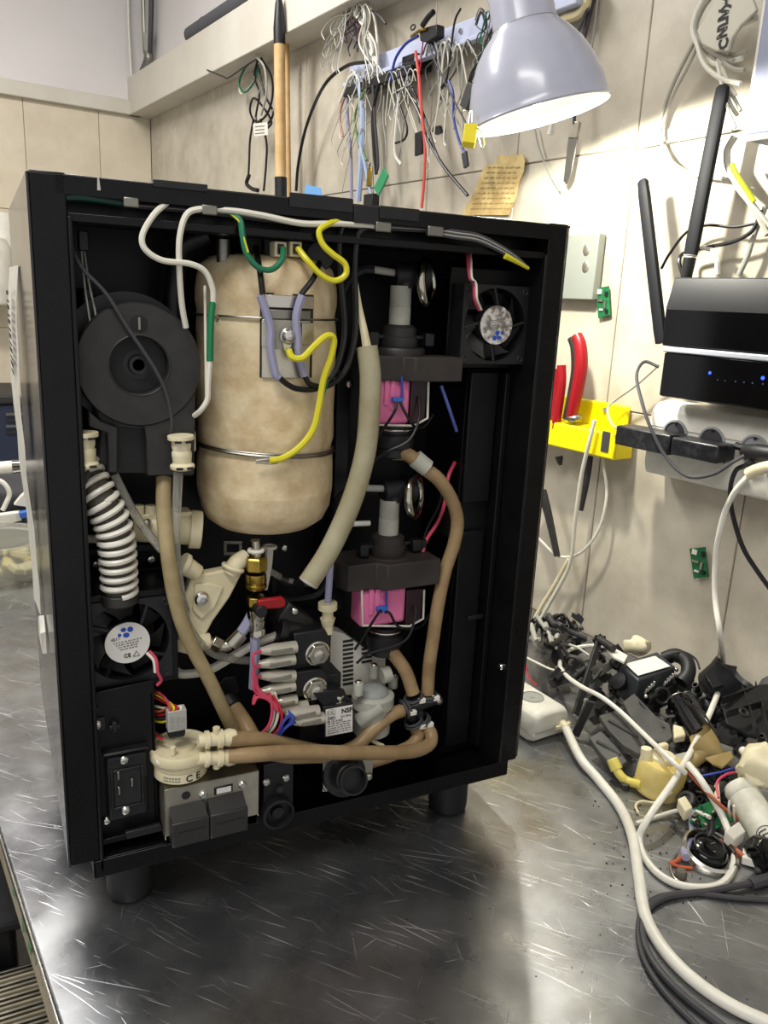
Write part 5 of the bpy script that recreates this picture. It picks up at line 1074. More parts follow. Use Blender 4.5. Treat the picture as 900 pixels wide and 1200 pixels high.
    # two black adapters
    def adapter(lab, pix, oa, ob):
        (u0, v0), (u1, v1), (u2, v2) = pix; a = SW(u0, v0, ob); b = SW(u1, v1, ob); zl = SW(u2, v2, ob)[1]
        t = thing('power_adapter', lab, 'adapter', WS((a[0] + b[0]) / 2, (a[1] + zl) / 2, oa)); obj('case', MB().wbox(a[0], b[0], oa, ob, zl, a[1]), mat('dusty_adapter_black', '#18181b', .35, col2='#2b2b2e', nscale=90, nlo=.5, nhi=.62), t, .003)
        obj('case_seam', MB().wbox(a[0] - .0004, b[0] + .0004, (oa + ob) / 2, (oa + ob) / 2 + .001, zl - .0003, a[1] + .0003), M_ink, t)
        return t
    adapter('left black power adapter plugged into the socket strip', ((722, 498), (786, 508), (722, 521)), .058, .10)
    ad = adapter('right dusty black power adapter plugged into the strip', ((787, 512), (843, 517), (787, 533)), .058, .102)
    obj('strain_relief', MB().tube(W([(862, 522, .07), (868, 524, .07), (875, 525, .07)]), .0055, 8), M_rubber, ad)
    # plugs at the right edge
    t = thing('black_plug', 'black mains plug in the rightmost socket of the strip', 'plug', PW(890, 528, .08)); obj('plug_body', MB().tube(W([(876, 530, .075), (886, 530, .085), (900, 532, .09), (915, 534, .09)]), .012, 10), M_rubber, t)
    obj('cord', MB().tube(W([(884, 540, .085), (872, 546, .09), (862, 552, .09), (856, 572, .085), (858, 600, .07), (870, 640, .06), (888, 670, .05), (910, 700, .04)]), .0035, 8), M_bwire, t)
    t = thing('white_plug', 'white plug and cord leaving the strip at the right edge', 'plug', PW(885, 550, .09)); obj('plug_body', MB().tube(W([(912, 545, .1), (896, 548, .1), (884, 552, .1), (877, 556, .1)]), .0085, 10), M_cream, t)
    zc = TZ
    obj('cord', MB().tube(W([(880, 555, .1), (862, 575, .1), (848, 605, .09), (839, 650, .08), (838, 700, .08), (844, 745, .09)]) + [PT(847, 790, .05), PT(830, 840, .05), PT(796, 905, .045), PT(762, 955, .03), PT(749, 985, .006), PT(765, 1018, .005), PT(800, 1038, .005), PT(845, 1036, .005), PT(861, 1005, .006), PT(848, 960, .02), PT(824, 918, .05), PT(806, 895, .06)], .0042, 9), M_white, t)
    # thin leads around the router
    wall_wire('black_lead', ((772, 430, .06), (755, 424, .07), (746, 440, .09), (752, 470, .11), (762, 500, .12), (780, 535, .12), (805, 558, .12), (835, 556, .11), (858, 542, .1), (872, 534, .09)), .0026, M_dgwire, 'thin black lead looping in front of the two adapters')
    wall_wire('grey_lead', ((772, 428, .03), (745, 452, .03), (720, 470, .03), (712, 480, .04), (716, 495, .06), (724, 503, .08)), .002, M_grwire, 'thin grey lead from the modem to the left adapter')
    wall_wire('black_lead', ((775, 315, .03), (785, 297, .03), (805, 272, .03), (828, 264, .03), (860, 266, .03), (886, 262, .03), (898, 262, .03)), .0022, M_bwire, 'thin black lead passing behind the tall aerial')
    wall_wire('black_lead', ((800, 322, .04), (796, 305, .04), (803, 296, .03), (828, 290, .03), (860, 283, .03), (880, 272, .03), (888, 258, .03), (892, 246, .03)), .003, M_bwire, 'black lead rising to the grey box above the router')
    wall_wire('white_lead', ((841, 322, .04), (840, 303, .04), (833, 292, .03), (822, 290, .03)), .004, M_wwire, 'short white plug lead standing behind the router')
    wall_wire('grey_lead', ((866, 322, .02), (876, 300, .02), (884, 275, .02), (898, 240, .02)), .004, M_grwire, 'grey lead at the right edge above the router')
    # data cables beside the grey box
    M_dc = mat('grey_data_cable', '#a39f92', .45)
    wall_wire('data_cable', ((816, 45, .03), (800, 75, .025), (784, 110, .02), (774, 145, .015), (776, 170, .015), (790, 192, .015), (812, 204, .015), (835, 208, .015), (856, 212, .02), (870, 228, .03), (890, 250, .04), (905, 268, .04)), .0032, M_dc, 'long grey data cable curving left of the tall aerial')
    wall_wire('data_cable', ((820, 48, .03), (806, 78, .025), (792, 105, .02), (782, 130, .015), (776, 150, .013)), .0028, M_dc, 'second grey data cable along the first one')
    wall_wire('data_cable', ((861, 160, .03), (852, 178, .03), (855, 200, .03), (870, 224, .03), (888, 250, .03), (900, 275, .03)), .0052, M_dc, 'thick grey cable below the corner of the lavender box')
    wall_wire('yellow_green_wire', ((858, 192, .04), (864, 206, .042), (872, 218, .042), (884, 236, .04)), .0035, mat('neon_wire', '#c8d810', .4), 'bright yellow-green wire end below the lavender box')
    wall_wire('flat_cable', ((752, 172, .006), (790, 165, .006), (830, 158, .006), (858, 153, .008)), .0022, M_dc, 'straight thin cable running across the tiles to the box')
    random.seed(21)
    for k, (pts, r) in enumerate(((((836, -8), (822, 12), (815, 35), (826, 55), (845, 66), (875, 62)), .0042), (((828, -8), (815, 18), (812, 38), (822, 60), (840, 75), (870, 68)), .0036), (((846, -8), (835, 15), (824, 40), (830, 58), (860, 72)), .0036), (((815, 45), (825, 75), (845, 92), (868, 98)), .0034),
                                 (((838, 66), (842, 80), (848, 100), (856, 122), (864, 135)), .003), (((842, 68), (852, 95), (862, 112)), .003), (((846, 70), (858, 80), (872, 82)), .003), (((840, 72), (846, 100), (852, 125), (862, 150)), .0026), (((848, 100), (856, 110), (862, 118), (868, 130)), .0026), (((886, 20), (862, 32), (856, 50), (850, 64)), .0055))):
        wall_wire('cable_loop', [(u, v, .035 + .004 * (k % 4)) for u, v in pts], r, (M_dc, M_wwire)[k % 2], ('outermost thick grey', 'second thick whitish', 'inner grey', 'lowest whitish loop-forming', 'thin grey, reaching furthest down,', 'thin whitish, slanting,', 'short grey, nearly level,', 'thinnest whitish', 'short grey lower', 'thickest whitish upper')[k] + ' cable in the coil by the lavender box', 'cable', 'coiled data cables beside the lavender box')
    wr = solo('paper_wrap', MB().prism(W([(816, 36, .06), (826, 20, .06), (842, -8, .06), (880, -8, .06), (887, 12, .06), (868, 30, .06), (858, 44, .06), (853, 60, .06), (838, 60, .06), (822, 52, .06)]), N * .006), mat('tape_wrap', '#bdb8a6', .5), 'beige tape wrap with black handwriting around the coiled cables', 'label', None, .002)
    y = (PW(849, 2, .06) - PW(846, 50, .06)).normalized(); x = N.cross(y) * -1
    xd = y; yd = (Z.cross(N)).normalized(); yd = (PW(836, 25, .06) - PW(856, 25, .06)).normalized()
    for ch, (u, v) in zip('C\u0418\u041b\u0410\u0416', ((847, 52), (845, 39), (846, 27), (847, 16), (850, 3))):
        text(ch, .020, PW(u, v, .0606), xd, yd, M_ink, wr, 'handwritten_letter', bold=.0009)
    # lavender box at the top right
    o = .10; a = SW(868, 165, o); s0 = a[0]; z0 = a[1]
    b = thing('wall_box', 'large lavender-grey wall box with pale rim at the top right', 'box', WS(s0 + .15, z0, .05))
    obj('case', MB().wbox(s0, s0 + .3, .004, o - .004, z0, z0 + .5), M_boxg, b, .006); obj('rim', MB().wbox(s0 - .001, s0 + .301, o - .012, o - .002, z0 - .001, z0 + .501), M_white, b, .006)
    obj('lid', MB().wbox(s0 + .006, s0 + .294, o - .004, o + .001, z0 + .006, z0 + .494), M_boxg, b, .004)
    for k in range(7): obj('cable_entry', MB().wbox(s0 - .012, s0 + .001, .04, .06, z0 + .03 + k * .026, z0 + .042 + k * .026), (M_white, M_trans)[k % 2], b, .002)
router_wall()
# ================================================================= THINGS ON THE TABLE, RIGHT SIDE
def rotm(az, el=0, rl=0): return Matrix.Rotation(az, 3, 'Z') @ Matrix.Rotation(el, 3, 'X') @ Matrix.Rotation(rl, 3, 'Y')
def table_things():
    # white power strip end behind the machine
    e0 = PT(640, 868, .0); 
    dr = (PT(612, 800, .04) - PT(652, 830, .04)); dr.z = 0; dr.normalize(); sd = Vector((dr.y, -dr.x, 0))
    front = PT(648, 868, 0); 
    w, h, L = .058, .046, .34
    c0 = PT(628, 872, 0)
    # footprint from the visible bottom edge (610,860)-(668,862)
    t = thing('extension_block', 'white extension block with grey socket discs on the table beside the machine', 'power strip', c0)
    A, B = PT(622, 873, 0), PT(668, 858, 0); wd = (B - A); wd.z = 0; W0 = wd.length; wd.normalize(); bk = Vector((-wd.y, wd.x, 0))
    n = 8; prof = [(0, .004), (.004, 0), (W0 - .006, 0), (W0, .006), (W0, .026), (W0 - .006, .038), (W0 - .018, .044), (.018, .044), (.006, .038), (0, .026)]
    rg = []
    for d, k in ((0, .78), (.004, .92), (.012, 1.0), (L, 1.0)):
        rg.append([A + wd * (W0 / 2 + (x - W0 / 2) * k) + bk * d + Z * (.022 + (z - .022) * k) for x, z in prof])
    obj('housing', MB().rings(rg), M_white, t, .002, ang=50)
    obj('seam', MB().tube([A + wd * -.0005 + bk * .2 + Z * .016, A - wd * .0005 + bk * .01 + Z * .016, A + wd * .006 - bk * .001 + Z * .016, A + wd * (W0 - .006) - bk * .001 + Z * .016, A + wd * (W0 + .0004) + bk * .01 + Z * .016], .0008, 5), M_grwire, t)
    for k in range(3):
        c = A + wd * W0 * .5 + bk * (.045 + .055 * k) + Z * .044
        s = obj('socket_disc', MB().lathe(c, Z, [(.017, 0), (.017, .0012), (.015, .0016), (.0145, .0006)], 32), mat('socket_grey', '#9a9a96', .4), t); obj('socket_pin', MB().lathe(c, Z, [(.004, 0), (.004, .0012)], 12), M_grwire, s)
    g = A + wd * W0 * .72 + Z * .018
    obj('cord_gland', MB().cyl(g + bk * .004, g - bk * .014, .0095, .007, 14), M_cream, t, .001); obj('gland_bar', MB().cbox(g - bk * .004, (.028, .006, .006), rotm(math.atan2(wd.y, wd.x))), M_cream, t, .001)
    obj('thick_cord', MB().tube([g - bk * .01, PT(680, 888, .012), PT(700, 912, .006), PT(726, 945, .006), PT(741, 980, .008), PT(749, 1030, .008), PT(757, 1075, .006), PT(780, 1115, .006), PT(815, 1150, .006), PT(860, 1180, .006), PT(915, 1205, .006)], .0062, 12), M_white, t)
    tw = lambda name, pts, r, m, lab, cat='cable', group=None: solo(name, MB().tube([PT(*p) for p in pts], r, 8), m, lab, cat, group)
    tw('white_cable', ((712, 758, .055), (688, 757, .055), (665, 763, .05), (656, 778, .05), (664, 792, .055), (682, 805, .06), (705, 817, .065), (728, 835, .06), (752, 858, .06), (775, 880, .062), (792, 896, .06), (803, 906, .05)), .0034, M_white, 'white cord making a hook over the scrap pile', 'cable')
    tw('white_cable', ((618, 748, .06), (640, 750, .06), (672, 757, .06), (690, 768, .05)), .0022, M_wwire, 'thin white cord at the back left of the scrap pile', 'cable')
    tw('white_cable', ((612, 768, .05), (640, 782, .055), (660, 790, .05), (674, 799, .045)), .0018, M_wwire, 'thin white cord just behind the extension block', 'cable')
    tw('red_lead', ((617, 780, .03), (618, 790, .03), (622, 797, .03), (630, 804, .03)), .0014, M_rwire, 'thin red lead behind the extension block')
    tw('black_power_cable', ((905, 1031, .006), (870, 1037, .006), (825, 1045, .004), (785, 1050, .004), (762, 1062, .004), (753, 1082, .004), (757, 1110, .004), (775, 1140, .004), (805, 1170, .004), (850, 1205, .004)), .0036, M_dgwire, 'black power cord curving along the table to the front right')
    tw('black_power_cable', ((905, 1055, .003), (860, 1052, .003), (815, 1047, .003), (775, 1050, .003), (754, 1065, .003), (748, 1090, .003), (753, 1120, .003), (768, 1148, .003), (790, 1175, .003), (820, 1205, .003)), .0028, M_dgwire, 'thinner dark cord lying just left of the black power cord')
    obj('cord_sleeve', MB().tube([PT(905, 1029, .007), PT(886, 1034, .007), PT(880, 1036, .006)], .0062), M_dgwire, bpy.data.objects['black_power_cable'])
    tw('white_loop_cable', ((745, 965, .004), (770, 957, .004), (795, 950, .008), (815, 951, .012), (832, 958, .02)), .0026, M_white, 'thin white cord crossing the front of the small circuit board')
    tw('short_white_wire', ((748, 953, .003), (745, 944, .003), (752, 939, .004), (770, 940, .005), (788, 928, .02)), .0016, M_cream, 'short bent cream wire beside the round cream valve')
    G = 'thin coloured wires in the scrap pile'
    tw('brown_wire', ((806, 904, .05), (820, 920, .045), (835, 935, .04), (852, 950, .03), (868, 963, .02)), .0022, M_owire, 'orange-brown wire running down to the white cylinder', 'wire')
    tw('brown_wire', ((842, 935, .04), (840, 918, .045), (850, 908, .05), (865, 905, .05), (880, 906, .05)), .0016, M_pwire, 'reddish wire arching over the white cylinder top', 'wire')
    tw('brown_wire', ((842, 985, .012), (855, 990, .01), (865, 998, .01), (872, 1004, .01)), .003, M_owire, 'thick brown wire stub behind the white connector', 'wire')
    tw('blue_wire', ((812, 911, .03), (830, 908, .035), (848, 904, .04), (860, 900, .04)), .0016, M_blue, 'short blue wire between the cream parts', 'wire')
    tw('orange_rod', ((785, 1013, .003), (797, 1006, .004), (804, 998, .006)), .0022, mat('orange_plastic', '#b8593a', .4), 'bent orange wire left of the metal-rimmed dial', 'wire')
    tw('orange_rod', ((785, 1012, .003), (798, 1016, .002), (811, 1017, .002)), .0018, MATS['orange_plastic'], 'straight orange wire in front of the metal-rimmed dial', 'wire')
    tw('grey_hook', ((793, 1001, .004), (786, 1014, .003), (790, 1028, .003), (797, 1034, .003)), .0016, M_dsteel, 'thin steel hook around the brown nut', 'hook')
    solo('brown_nut', MB().lathe(PT(797, 1030, .0), Z, [(.005, 0), (.0065, .002), (.0065, .008), (.005, .011)], 10), mat('dirty_brown', '#5c554b', .7), 'small dirty brown nut on the table', 'nut')
    # bent black bar leaning over the heap
    a, b = PT(703, 748, .10), PT(674, 838, .018)
    t = thing('black_bar', 'bent flat black metal bar standing in the scrap pile behind the extension block', 'bar', PT(674, 838, 0))
    def bar(p, q, w, th, m=M_bgrey, par=t, nm='bar_leg'):
        d = (q - p); L = d.length; d.normalize(); x = d.cross(Vector((FWD.x, FWD.y, 0))).normalized(); y = d.cross(x); return obj(nm, MB().boxf(p - x * w / 2 - y * th / 2, d * L, x * w, y * th), m, par, .001)
    bar(a, b, .010, .006); bar(PT(692, 822, .06), PT(674, 862, .006), .011, .006); obj('cross_rod', MB().cyl(PT(702, 749, .10), PT(719, 760, .10), .006), M_bgrey, t)
    screw(PT(686, 818, .045) + Vector((-.004, -.006, 0)), .004, t, (-.3, -.9, .2))
    # black coil body with white label and shiny contacts
    c = PT(765, 800, .045); R = rotm(-.55, .0, .0)
    ax = R.col[0]; ay = R.col[1]
    t = thing('valve_motor', 'black valve unit with a blank white label and shiny contacts on the scrap pile', 'valve', PT(765, 820, 0))
    top = [PT(*q) for q in ((733, 776, .085), (768, 767, .085), (786, 779, .085), (748, 790, .085))]
    big = [PT(*q) for q in ((726, 778, .080), (770, 763, .080), (792, 781, .080), (748, 797, .080))]
    obj('body', MB().prism(big, Z * -.05), mat('slate_plastic', '#2f3335', .4), t, .003)
    obj('blank_label', MB().prism([q + Z * -.003 for q in top], Z * .001), M_label, t, .001, label='blank white label')
    for k, (u, v) in enumerate(((757, 803), (779, 794))):
        p = PT(u, v, .06); p = p + (CAM - p).normalized() * .022
        for j in range(4): obj('contact', MB().cbox(p + Vector((j * .0032 - .005, -.006 - j * .0012, .004 * j - .006)), (.0016, .003, .008), rotm(.4, 0, .5)), M_screw, t, .0004)
    for u, v in ((752, 796), (791, 784), (755, 815)): screw(PT(u, v, .07) + Vector((0, -.003, 0)), .003, t, (-.2, -.9, .3))
    obj('port_ring', MB().torus(PT(776, 816, .05), (-.3, -.8, .4), .011, .0035, 24, 8), M_bplast, t); obj('front_block', MB().prism([PT(*q) for q in ((752, 800, .055), (790, 786, .055), (796, 800, .055), (762, 818, .055))], Z * -.03), M_bplast, t, .003)
    # crumpled cream part behind
    m = MB().sphere(PT(748, 757, .078), .020, 1.3, .7, .7, 20, 12).jitter(.009, 3, 60); solo('crumpled_plastic', m, M_cream, 'crumpled cream plastic lump behind the white-labelled valve', 'scrap')
    solo('white_flake', MB().prism([PT(*q) for q in ((711, 763, .09), (721, 762, .09), (735, 770, .09), (731, 778, .09), (719, 772, .09))], Z * .003), M_white, 'flat white plastic flake beside the black bar', 'scrap')
    # flat dark grey plates
    def plate(lab, pix, th=.006, m=M_bgrey):
        t = solo('grey_plate', MB().prism([PT(*q) for q in pix], Z * -th), m, lab, 'plate', None, .0015)
        c = sum((PT(*q) for q in pix), Vector()) / len(pix); obj('rib', MB().tube([PT(*pix[0]).lerp(c, .4) + Z * .002, PT(*pix[len(pix) // 2]).lerp(c, .4) + Z * .002], .0022, 6, 1), m, t); return t
    M_g2 = mat('worn_grey_plastic', '#3a3a38', .6, col2='#4c4b47', nscale=30)
    plate('large notched dark grey plate in the middle of the pile', ((743, 812, .06), (757, 826, .062), (770, 840, .06), (785, 848, .055), (789, 863, .05), (778, 873, .045), (760, 862, .05), (738, 838, .055), (730, 822, .06)), .008, M_g2)
    plate('worn grey plate with a jagged edge left of the cream valve', ((702, 838, .05), (722, 832, .052), (740, 846, .05), (758, 870, .04), (750, 884, .035), (730, 872, .04), (714, 856, .045)), .008, M_g2)
    plate('small grey plate nearest the thick white cord', ((690, 864, .03), (704, 856, .035), (722, 872, .032), (736, 892, .02), (722, 902, .015), (704, 884, .02)), .008, M_g2)
    # black lens-like cylinder
    t = thing('black_cylinder', 'shiny black stepped cylinder lying among the scrap', 'scrap', PT(810, 850, .0)); a, b = PT(795, 822, .06), PT(822, 865, .045)
    obj('barrel', MB().lathe(a, b - a, [(.011, 0), (.0165, .001), (.0165, .012), (.0145, .014), (.0145, .03), (.018, .032), (.018, (b - a).length)], 28), MATS['gloss_black'], t); obj('front_ring', MB().torus(a, b - a, .0145, .0018, 28, 6), M_dsteel, t)
    for k in range(4): obj('thin_strut', MB().tube([PT(805 + k * 2, 812 + k, .06), PT(830 + k * 4, 845 + k * 6, .05)], .0016, 5, 1), M_bgrey, t)
    # black cup and ribbed brackets near the wall
    t = thing('black_cup', 'matt black open cup with wavy rim against the tiles', 'scrap', PT(852, 800, 0)); c = PT(848, 800, .05)
    m = MB().lathe(c, (.5, -.3, .8), [(.02, -.03), (.032, -.02), (.034, .01), (.036, .022), (.033, .022), (.03, .0)], 26).jitter(.007, 8, 50); obj('cup', m, M_bplast, t); obj('cup_flap', MB().prism([PT(*q) for q in ((826, 790, .07), (838, 776, .085), (864, 781, .085), (858, 800, .06), (836, 806, .06))], Z * -.004), M_bplast, t, .002)
    t = thing('ribbed_bracket', 'large black ribbed bracket at the right edge of the pile', 'scrap', PT(880, 830, 0)); P = lambda u, v, z: PT(u, v, z)
    obj('plate', MB().prism([P(845, 822, .06), (P(870, 806, .07)), P(905, 800, .08), P(905, 868, .04), P(878, 860, .04), P(852, 848, .05)], Z * -.005), M_bplast, t, .001)
    for a, b in (((845, 826), (905, 806)), ((850, 842), (905, 826)), ((868, 810), (885, 862)), ((884, 806), (900, 866))): obj('rib', MB().boxf(P(*a, .06), P(*b, .065) - P(*a, .06), Vector((.002, .001, 0)), Z * .012), M_bgrey, t, .0006)
    obj('horn', MB().prism([P(886, 806, .07), P(893, 795, .08), (P(902, 790, .09)), P(905, 815, .07)], Z * -.006), M_bplast, t, .001); obj('eyelet', MB().torus(P(872, 835, .07), (0, -.5, .8), .006, .002, 16, 6), M_bgrey, t)
    t = thing('hose_ring', 'black hose bend behind the white-labelled valve', 'scrap', PT(795, 780, 0)); obj('bend', MB().tube([PT(*q) for q in ((778, 772, .07), (792, 768, .08), (805, 776, .08), (806, 790, .07), (798, 800, .06))], .011, 12), M_rubber, t); obj('lead', MB().tube([PT(*q) for q in ((780, 768, .09), (800, 764, .09), (815, 772, .08), (820, 784, .07))], .0018, 6), M_dgwire, t)
    # cream pieces
    c = PT(769, 926, .0); t = thing('cream_round_valve', 'yellowed cream round valve with side elbow lying on the table', 'valve', c)
    R = .030; obj('body', MB().lathe(c, (.12, -.05, 1), [(R * .96, 0), (R, .002), (R, .006), (R * .97, .009), (R, .012), (R, .038), (R * .92, .042), (R * .5, .044), (R * .35, .045)], 40), mat('yellowed_plastic', '#d9c884', .4, col2='#cbb468', nscale=30, sss=.1), t)
    Y2 = MATS['yellowed_plastic']
    obj('top_boss', MB().lathe(c + Z * .042 + Vector((.004, .002, 0)), Z, [(.017, 0), (.016, .007), (.007, .010)], 24), M_cream, t); obj('top_port', MB().cyl(c + Z * .038 + Vector((-.015, .01, 0)), c + Z * .058 + Vector((-.015, .012, 0)), .007), M_cream, t, .001)
    obj('top_lug', MB().cbox(c + Z * .050 + Vector((.016, .014, 0)), (.014, .008, .012)), M_cream, t, .002)
    obj('elbow', MB().tube([c + Vector((-.026, .0, .014)), PT(737, 916, .008), PT(728, 910, .012), PT(721, 899, .02)], .0058, 12), mat('yellow_plastic', '#cfc060', .4), t, label='yellow elbow'); obj('elbow_collar', MB().cyl(PT(723, 902, .017), PT(717, 889, .028), .0085, .0075, 8), MATS['yellow_plastic'], t, .001)
    obj('elbow_foot', MB().cyl(PT(733, 918, .008), PT(733, 924, .0), .005), M_brown, t)
    t = thing('tan_funnel', 'tan split plastic funnel between the cream valve and the white cylinder', 'scrap', PT(828, 880, 0)); m = MB().lathe(PT(818, 862, .06), (.45, -.5, -.55), [(.022, 0), (.021, .018), (.015, .036), (.011, .048), (.009, .048), (.012, .034), (.018, .018), (.019, 0)], 22, False, False, 1.1, .8).jitter(.006, 4, 45); obj('cone', m, mat('tan_plastic', '#ad9868', .5, col2='#96824f', nscale=25), t)
    obj('flap', MB().prism([PT(*q) for q in ((826, 890, .05), (856, 882, .055), (860, 890, .05), (846, 902, .04), (836, 898, .045))], Z * .003), MATS['tan_plastic'], t, .001); obj('stem', MB().cyl(PT(805, 898, .03), PT(822, 880, .045), .009, .013, 16), MATS['tan_plastic'], t)
    t = thing('cream_cap_cluster', 'pale cream moulded cap cluster at the right edge above the white cylinder', 'scrap', PT(892, 900, 0)); obj('lump', MB().sphere(PT(893, 895, .075), .026, 1, .9, 1.1, 18, 12).jitter(.012, 5, 40), M_cream, t); obj('cap', MB().cyl(PT(888, 905, .07), PT(878, 912, .05), .016, .014, 22), M_cream, t, .002); obj('nozzle', MB().tube([PT(871, 880, .05), PT(877, 886, .055), PT(884, 890, .06)], .006, 10), M_white, t)
    solo('tan_chip', MB().prism([PT(*q) for q in ((789, 848, .05), (803, 852, .05), (804, 862, .045), (790, 864, .045))], Z * -.01), M_cream, 'small cream chip between the grey plate and black cylinder', 'scrap', None, .002)
    # white cylinder with a printed round badge
    a, b = PT(868, 925, .045), PT(902, 985, .018)
    t = thing('white_capacitor', 'dirty white cylinder with a round printed badge at the right edge', 'capacitor', PT(885, 960, 0)); d = (b - a).normalized(); L = (b - a).length
    b = b + d * .03; L = (b - a).length
    obj('can', MB().lathe(a, d, [(.012, -.008), (.017, -.006), (.0195, .0), (.0195, .008), (.0188, .009), (.0195, .011), (.0195, L)], 36), mat('dirty_white_can', '#cfcdc0', .45, col2='#b5b2a2', nscale=40), t)
    vd = (CAM - (a + b) / 2).normalized(); rd = (vd - d * vd.dot(d)).normalized(); xd = d.cross(rd)
    ctr = a + d * (L * .70) + xd * .004
    def bend(px, py):  # a point px across, py along, laid on the can
        an = px / .0197; return a + d * (L * .72 + py) + (rd * math.cos(an) + xd * math.sin(an)) * .0199
    obj('badge_ring', MB().tube([bend(.013 * math.cos(q), .013 * math.sin(q)) for q in [2 * math.pi * k / 36 for k in range(36)]], .0005, 4, 1, True), M_ink, t)
    for poly in (((-.009, -.004), (.004, -.004)), ((-.004, -.004), (-.004, .006)), ((.003, -.004), (.003, .006)), ((-.008, .002), (-.008, .006)), ((-.009, .008), (-.002, .009)), ((.006, -.008), (.009, .0)), ((.009, .0), (.006, .008)), ((-.003, -.009), (.006, -.008))):
        obj('badge_stroke', MB().tube([bend(*poly[0]), bend((poly[0][0] + poly[1][0]) / 2, (poly[0][1] + poly[1][1]) / 2), bend(*poly[1])], .0008, 4, 2), M_ink, t)
    # metal-rimmed black dial
    c = PT(829, 1005, 0); t = thing('metal_rimmed_dial', 'black pressure dial in a bright steel rim lying on the table', 'gauge', c); ax = (-.05, -.25, 1)
    obj('rim', MB().lathe(c, ax, [(.022, 0), (.0285, .001), (.0305, .004), (.0305, .013), (.0275, .0155), (.0255, .012), (.0235, .008), (.0235, .003)], 44, True, False), M_steel, t)
    obj('dish', MB().lathe(c + Z * .003, ax, [(.0215, 0), (.0215, .003), (.0195, .010), (.017, .0125), (.009, .014), (.008, .018), (.003, .0185)], 36), MATS['gloss_black'], t)
    obj('dial_ridge', MB().torus(c + Z * .016, ax, .0165, .0013, 32, 6), M_bplast, t)
    for k in range(3): obj('dial_slot', MB().cbox(c + Vector((.0, -.004 - .004 * k, .0215 - .003 * k)), (.007, .0016, .001)), M_dsteel, t)
    obj('stem', MB().tube([c + Vector((.006, .012, .012)), PT(833, 975, .02), PT(834, 962, .03)], .0045, 10), M_bplast, t)
    solo('lavender_tube_bend', MB().tube([PT(*q) for q in ((811, 952, .012), (812, 968, .010), (812, 980, .008), (803, 995, .010), (804, 1005, .010))], .0048, 10), M_lav, 'short bent lavender tube behind the metal-rimmed dial', 'tube')
    # scraps: small circuit board, connectors, blocks
    t = thing('scrap_circuit_board', 'tiny green circuit board crowded with parts behind the dial', 'circuit board', PT(828, 958, .01)); obj('board', MB().prism([PT(*q) for q in ((806, 950, .014), (840, 935, .018), (862, 960, .014), (830, 975, .01))], Z * -.002), M_pcb, t)
    random.seed(9)
    for k in range(26):
        q = PT(818 + random.uniform(-8, 26), 948 + random.uniform(-4, 20), .018); obj('component', MB().cbox(q, (random.uniform(.002, .006), random.uniform(.002, .005), random.uniform(.003, .008)), rotm(random.uniform(0, 3))), random.choice([M_chrome, M_bplast, M_cream, M_alu, M_gwire]), t)
    def blockp(name, lab, pix, th, m, cat='connector'):
        return solo(name, MB().prism([PT(*q) for q in pix], Z * -th), m, lab, cat, None, .0012)
    blockp('white_connector', 'round-edged white connector leaning on the white cylinder', ((849, 974, .03), (866, 962, .032), (874, 974, .028), (860, 985, .02)), .014, M_white)
    blockp('white_connector', 'small white ribbed connector next to the black glossy part', ((871, 992, .014), (884, 995, .014), (888, 1009, .012), (870, 1004, .012)), .010, M_white)
    blockp('cream_block', 'narrow cream block standing behind the short white wire', ((794, 936, .03), (803, 932, .032), (812, 946, .026), (803, 951, .022)), .014, M_cream, 'scrap')
    blockp('cream_block', 'cream sliver under the brown wires', ((837, 920, .03), (842, 912, .032), (845, 940, .028), (838, 944, .026)), .012, M_cream, 'scrap')
    blockp('grey_block', 'dirty grey block under the crossing white cords', ((790, 884, .035), (806, 880, .036), (812, 892, .034), (796, 896, .03)), .014, M_trans, 'scrap')
    t = thing('glossy_black_part', 'glossy black lumpy part at the right edge of the table', 'scrap', PT(895, 1000, 0)); obj('shell', MB().sphere(PT(898, 1000, .016), .022, 1, 1, .8, 18, 12).jitter(.006, 2, 60), MATS['gloss_black'], t)
    for k in range(3): obj('small_wire', MB().tube([PT(855 + k * 5, 950, .03), PT(858 + k * 4, 940 - k * 3, .04), PT(857 + k * 5, 930, .04)], .0014, 5), M_white, t) if False else None
    wv = lambda lab, pts, m: solo('loose_wire', MB().tube([PT(*p) for p in pts], .0014, 6), m, lab, 'wire')
    wv('white loose wire end sticking up beside the cylinder', ((856, 958, .02), (854, 948, .04), (855, 938, .05)), M_white); wv('second white wire end nearest the cylinder', ((861, 962, .02), (860, 952, .035), (860, 944, .045)), M_white)
    wv('dark wire arc in front of the scrap circuit board', ((787, 958, .003), (793, 970, .003), (803, 980, .003), (810, 984, .004)), M_dgwire)
    solo('dark_pebble', MB().sphere(PT(889, 1019, .004), .005, 1.1, 1, .7, 12, 8), M_dgwire, 'dark pebble-like bit by the power cord sleeve', 'scrap')
    # heap of small black scraps underneath and behind: each one its own object
    random.seed(31)
    kinds = ('bracket', 'pipe stub', 'gear', 'clip', 'plate', 'cap')
    spots = []
    for (u0, v0, u1, v1, n, hmin, hmax) in ((625, 722, 680, 745, 16, .01, .05), (640, 745, 730, 800, 30, .01, .07), (690, 790, 750, 850, 22, .005, .045), (745, 805, 800, 868, 20, .0, .035), (790, 790, 860, 870, 26, .0, .045), (845, 815, 900, 900, 20, .0, .05), (790, 870, 850, 930, 16, .0, .025), (800, 925, 850, 950, 8, .0, .012)):
        for k in range(n): spots.append((random.uniform(u0, u1), random.uniform(v0, v1), random.uniform(hmin, hmax)))
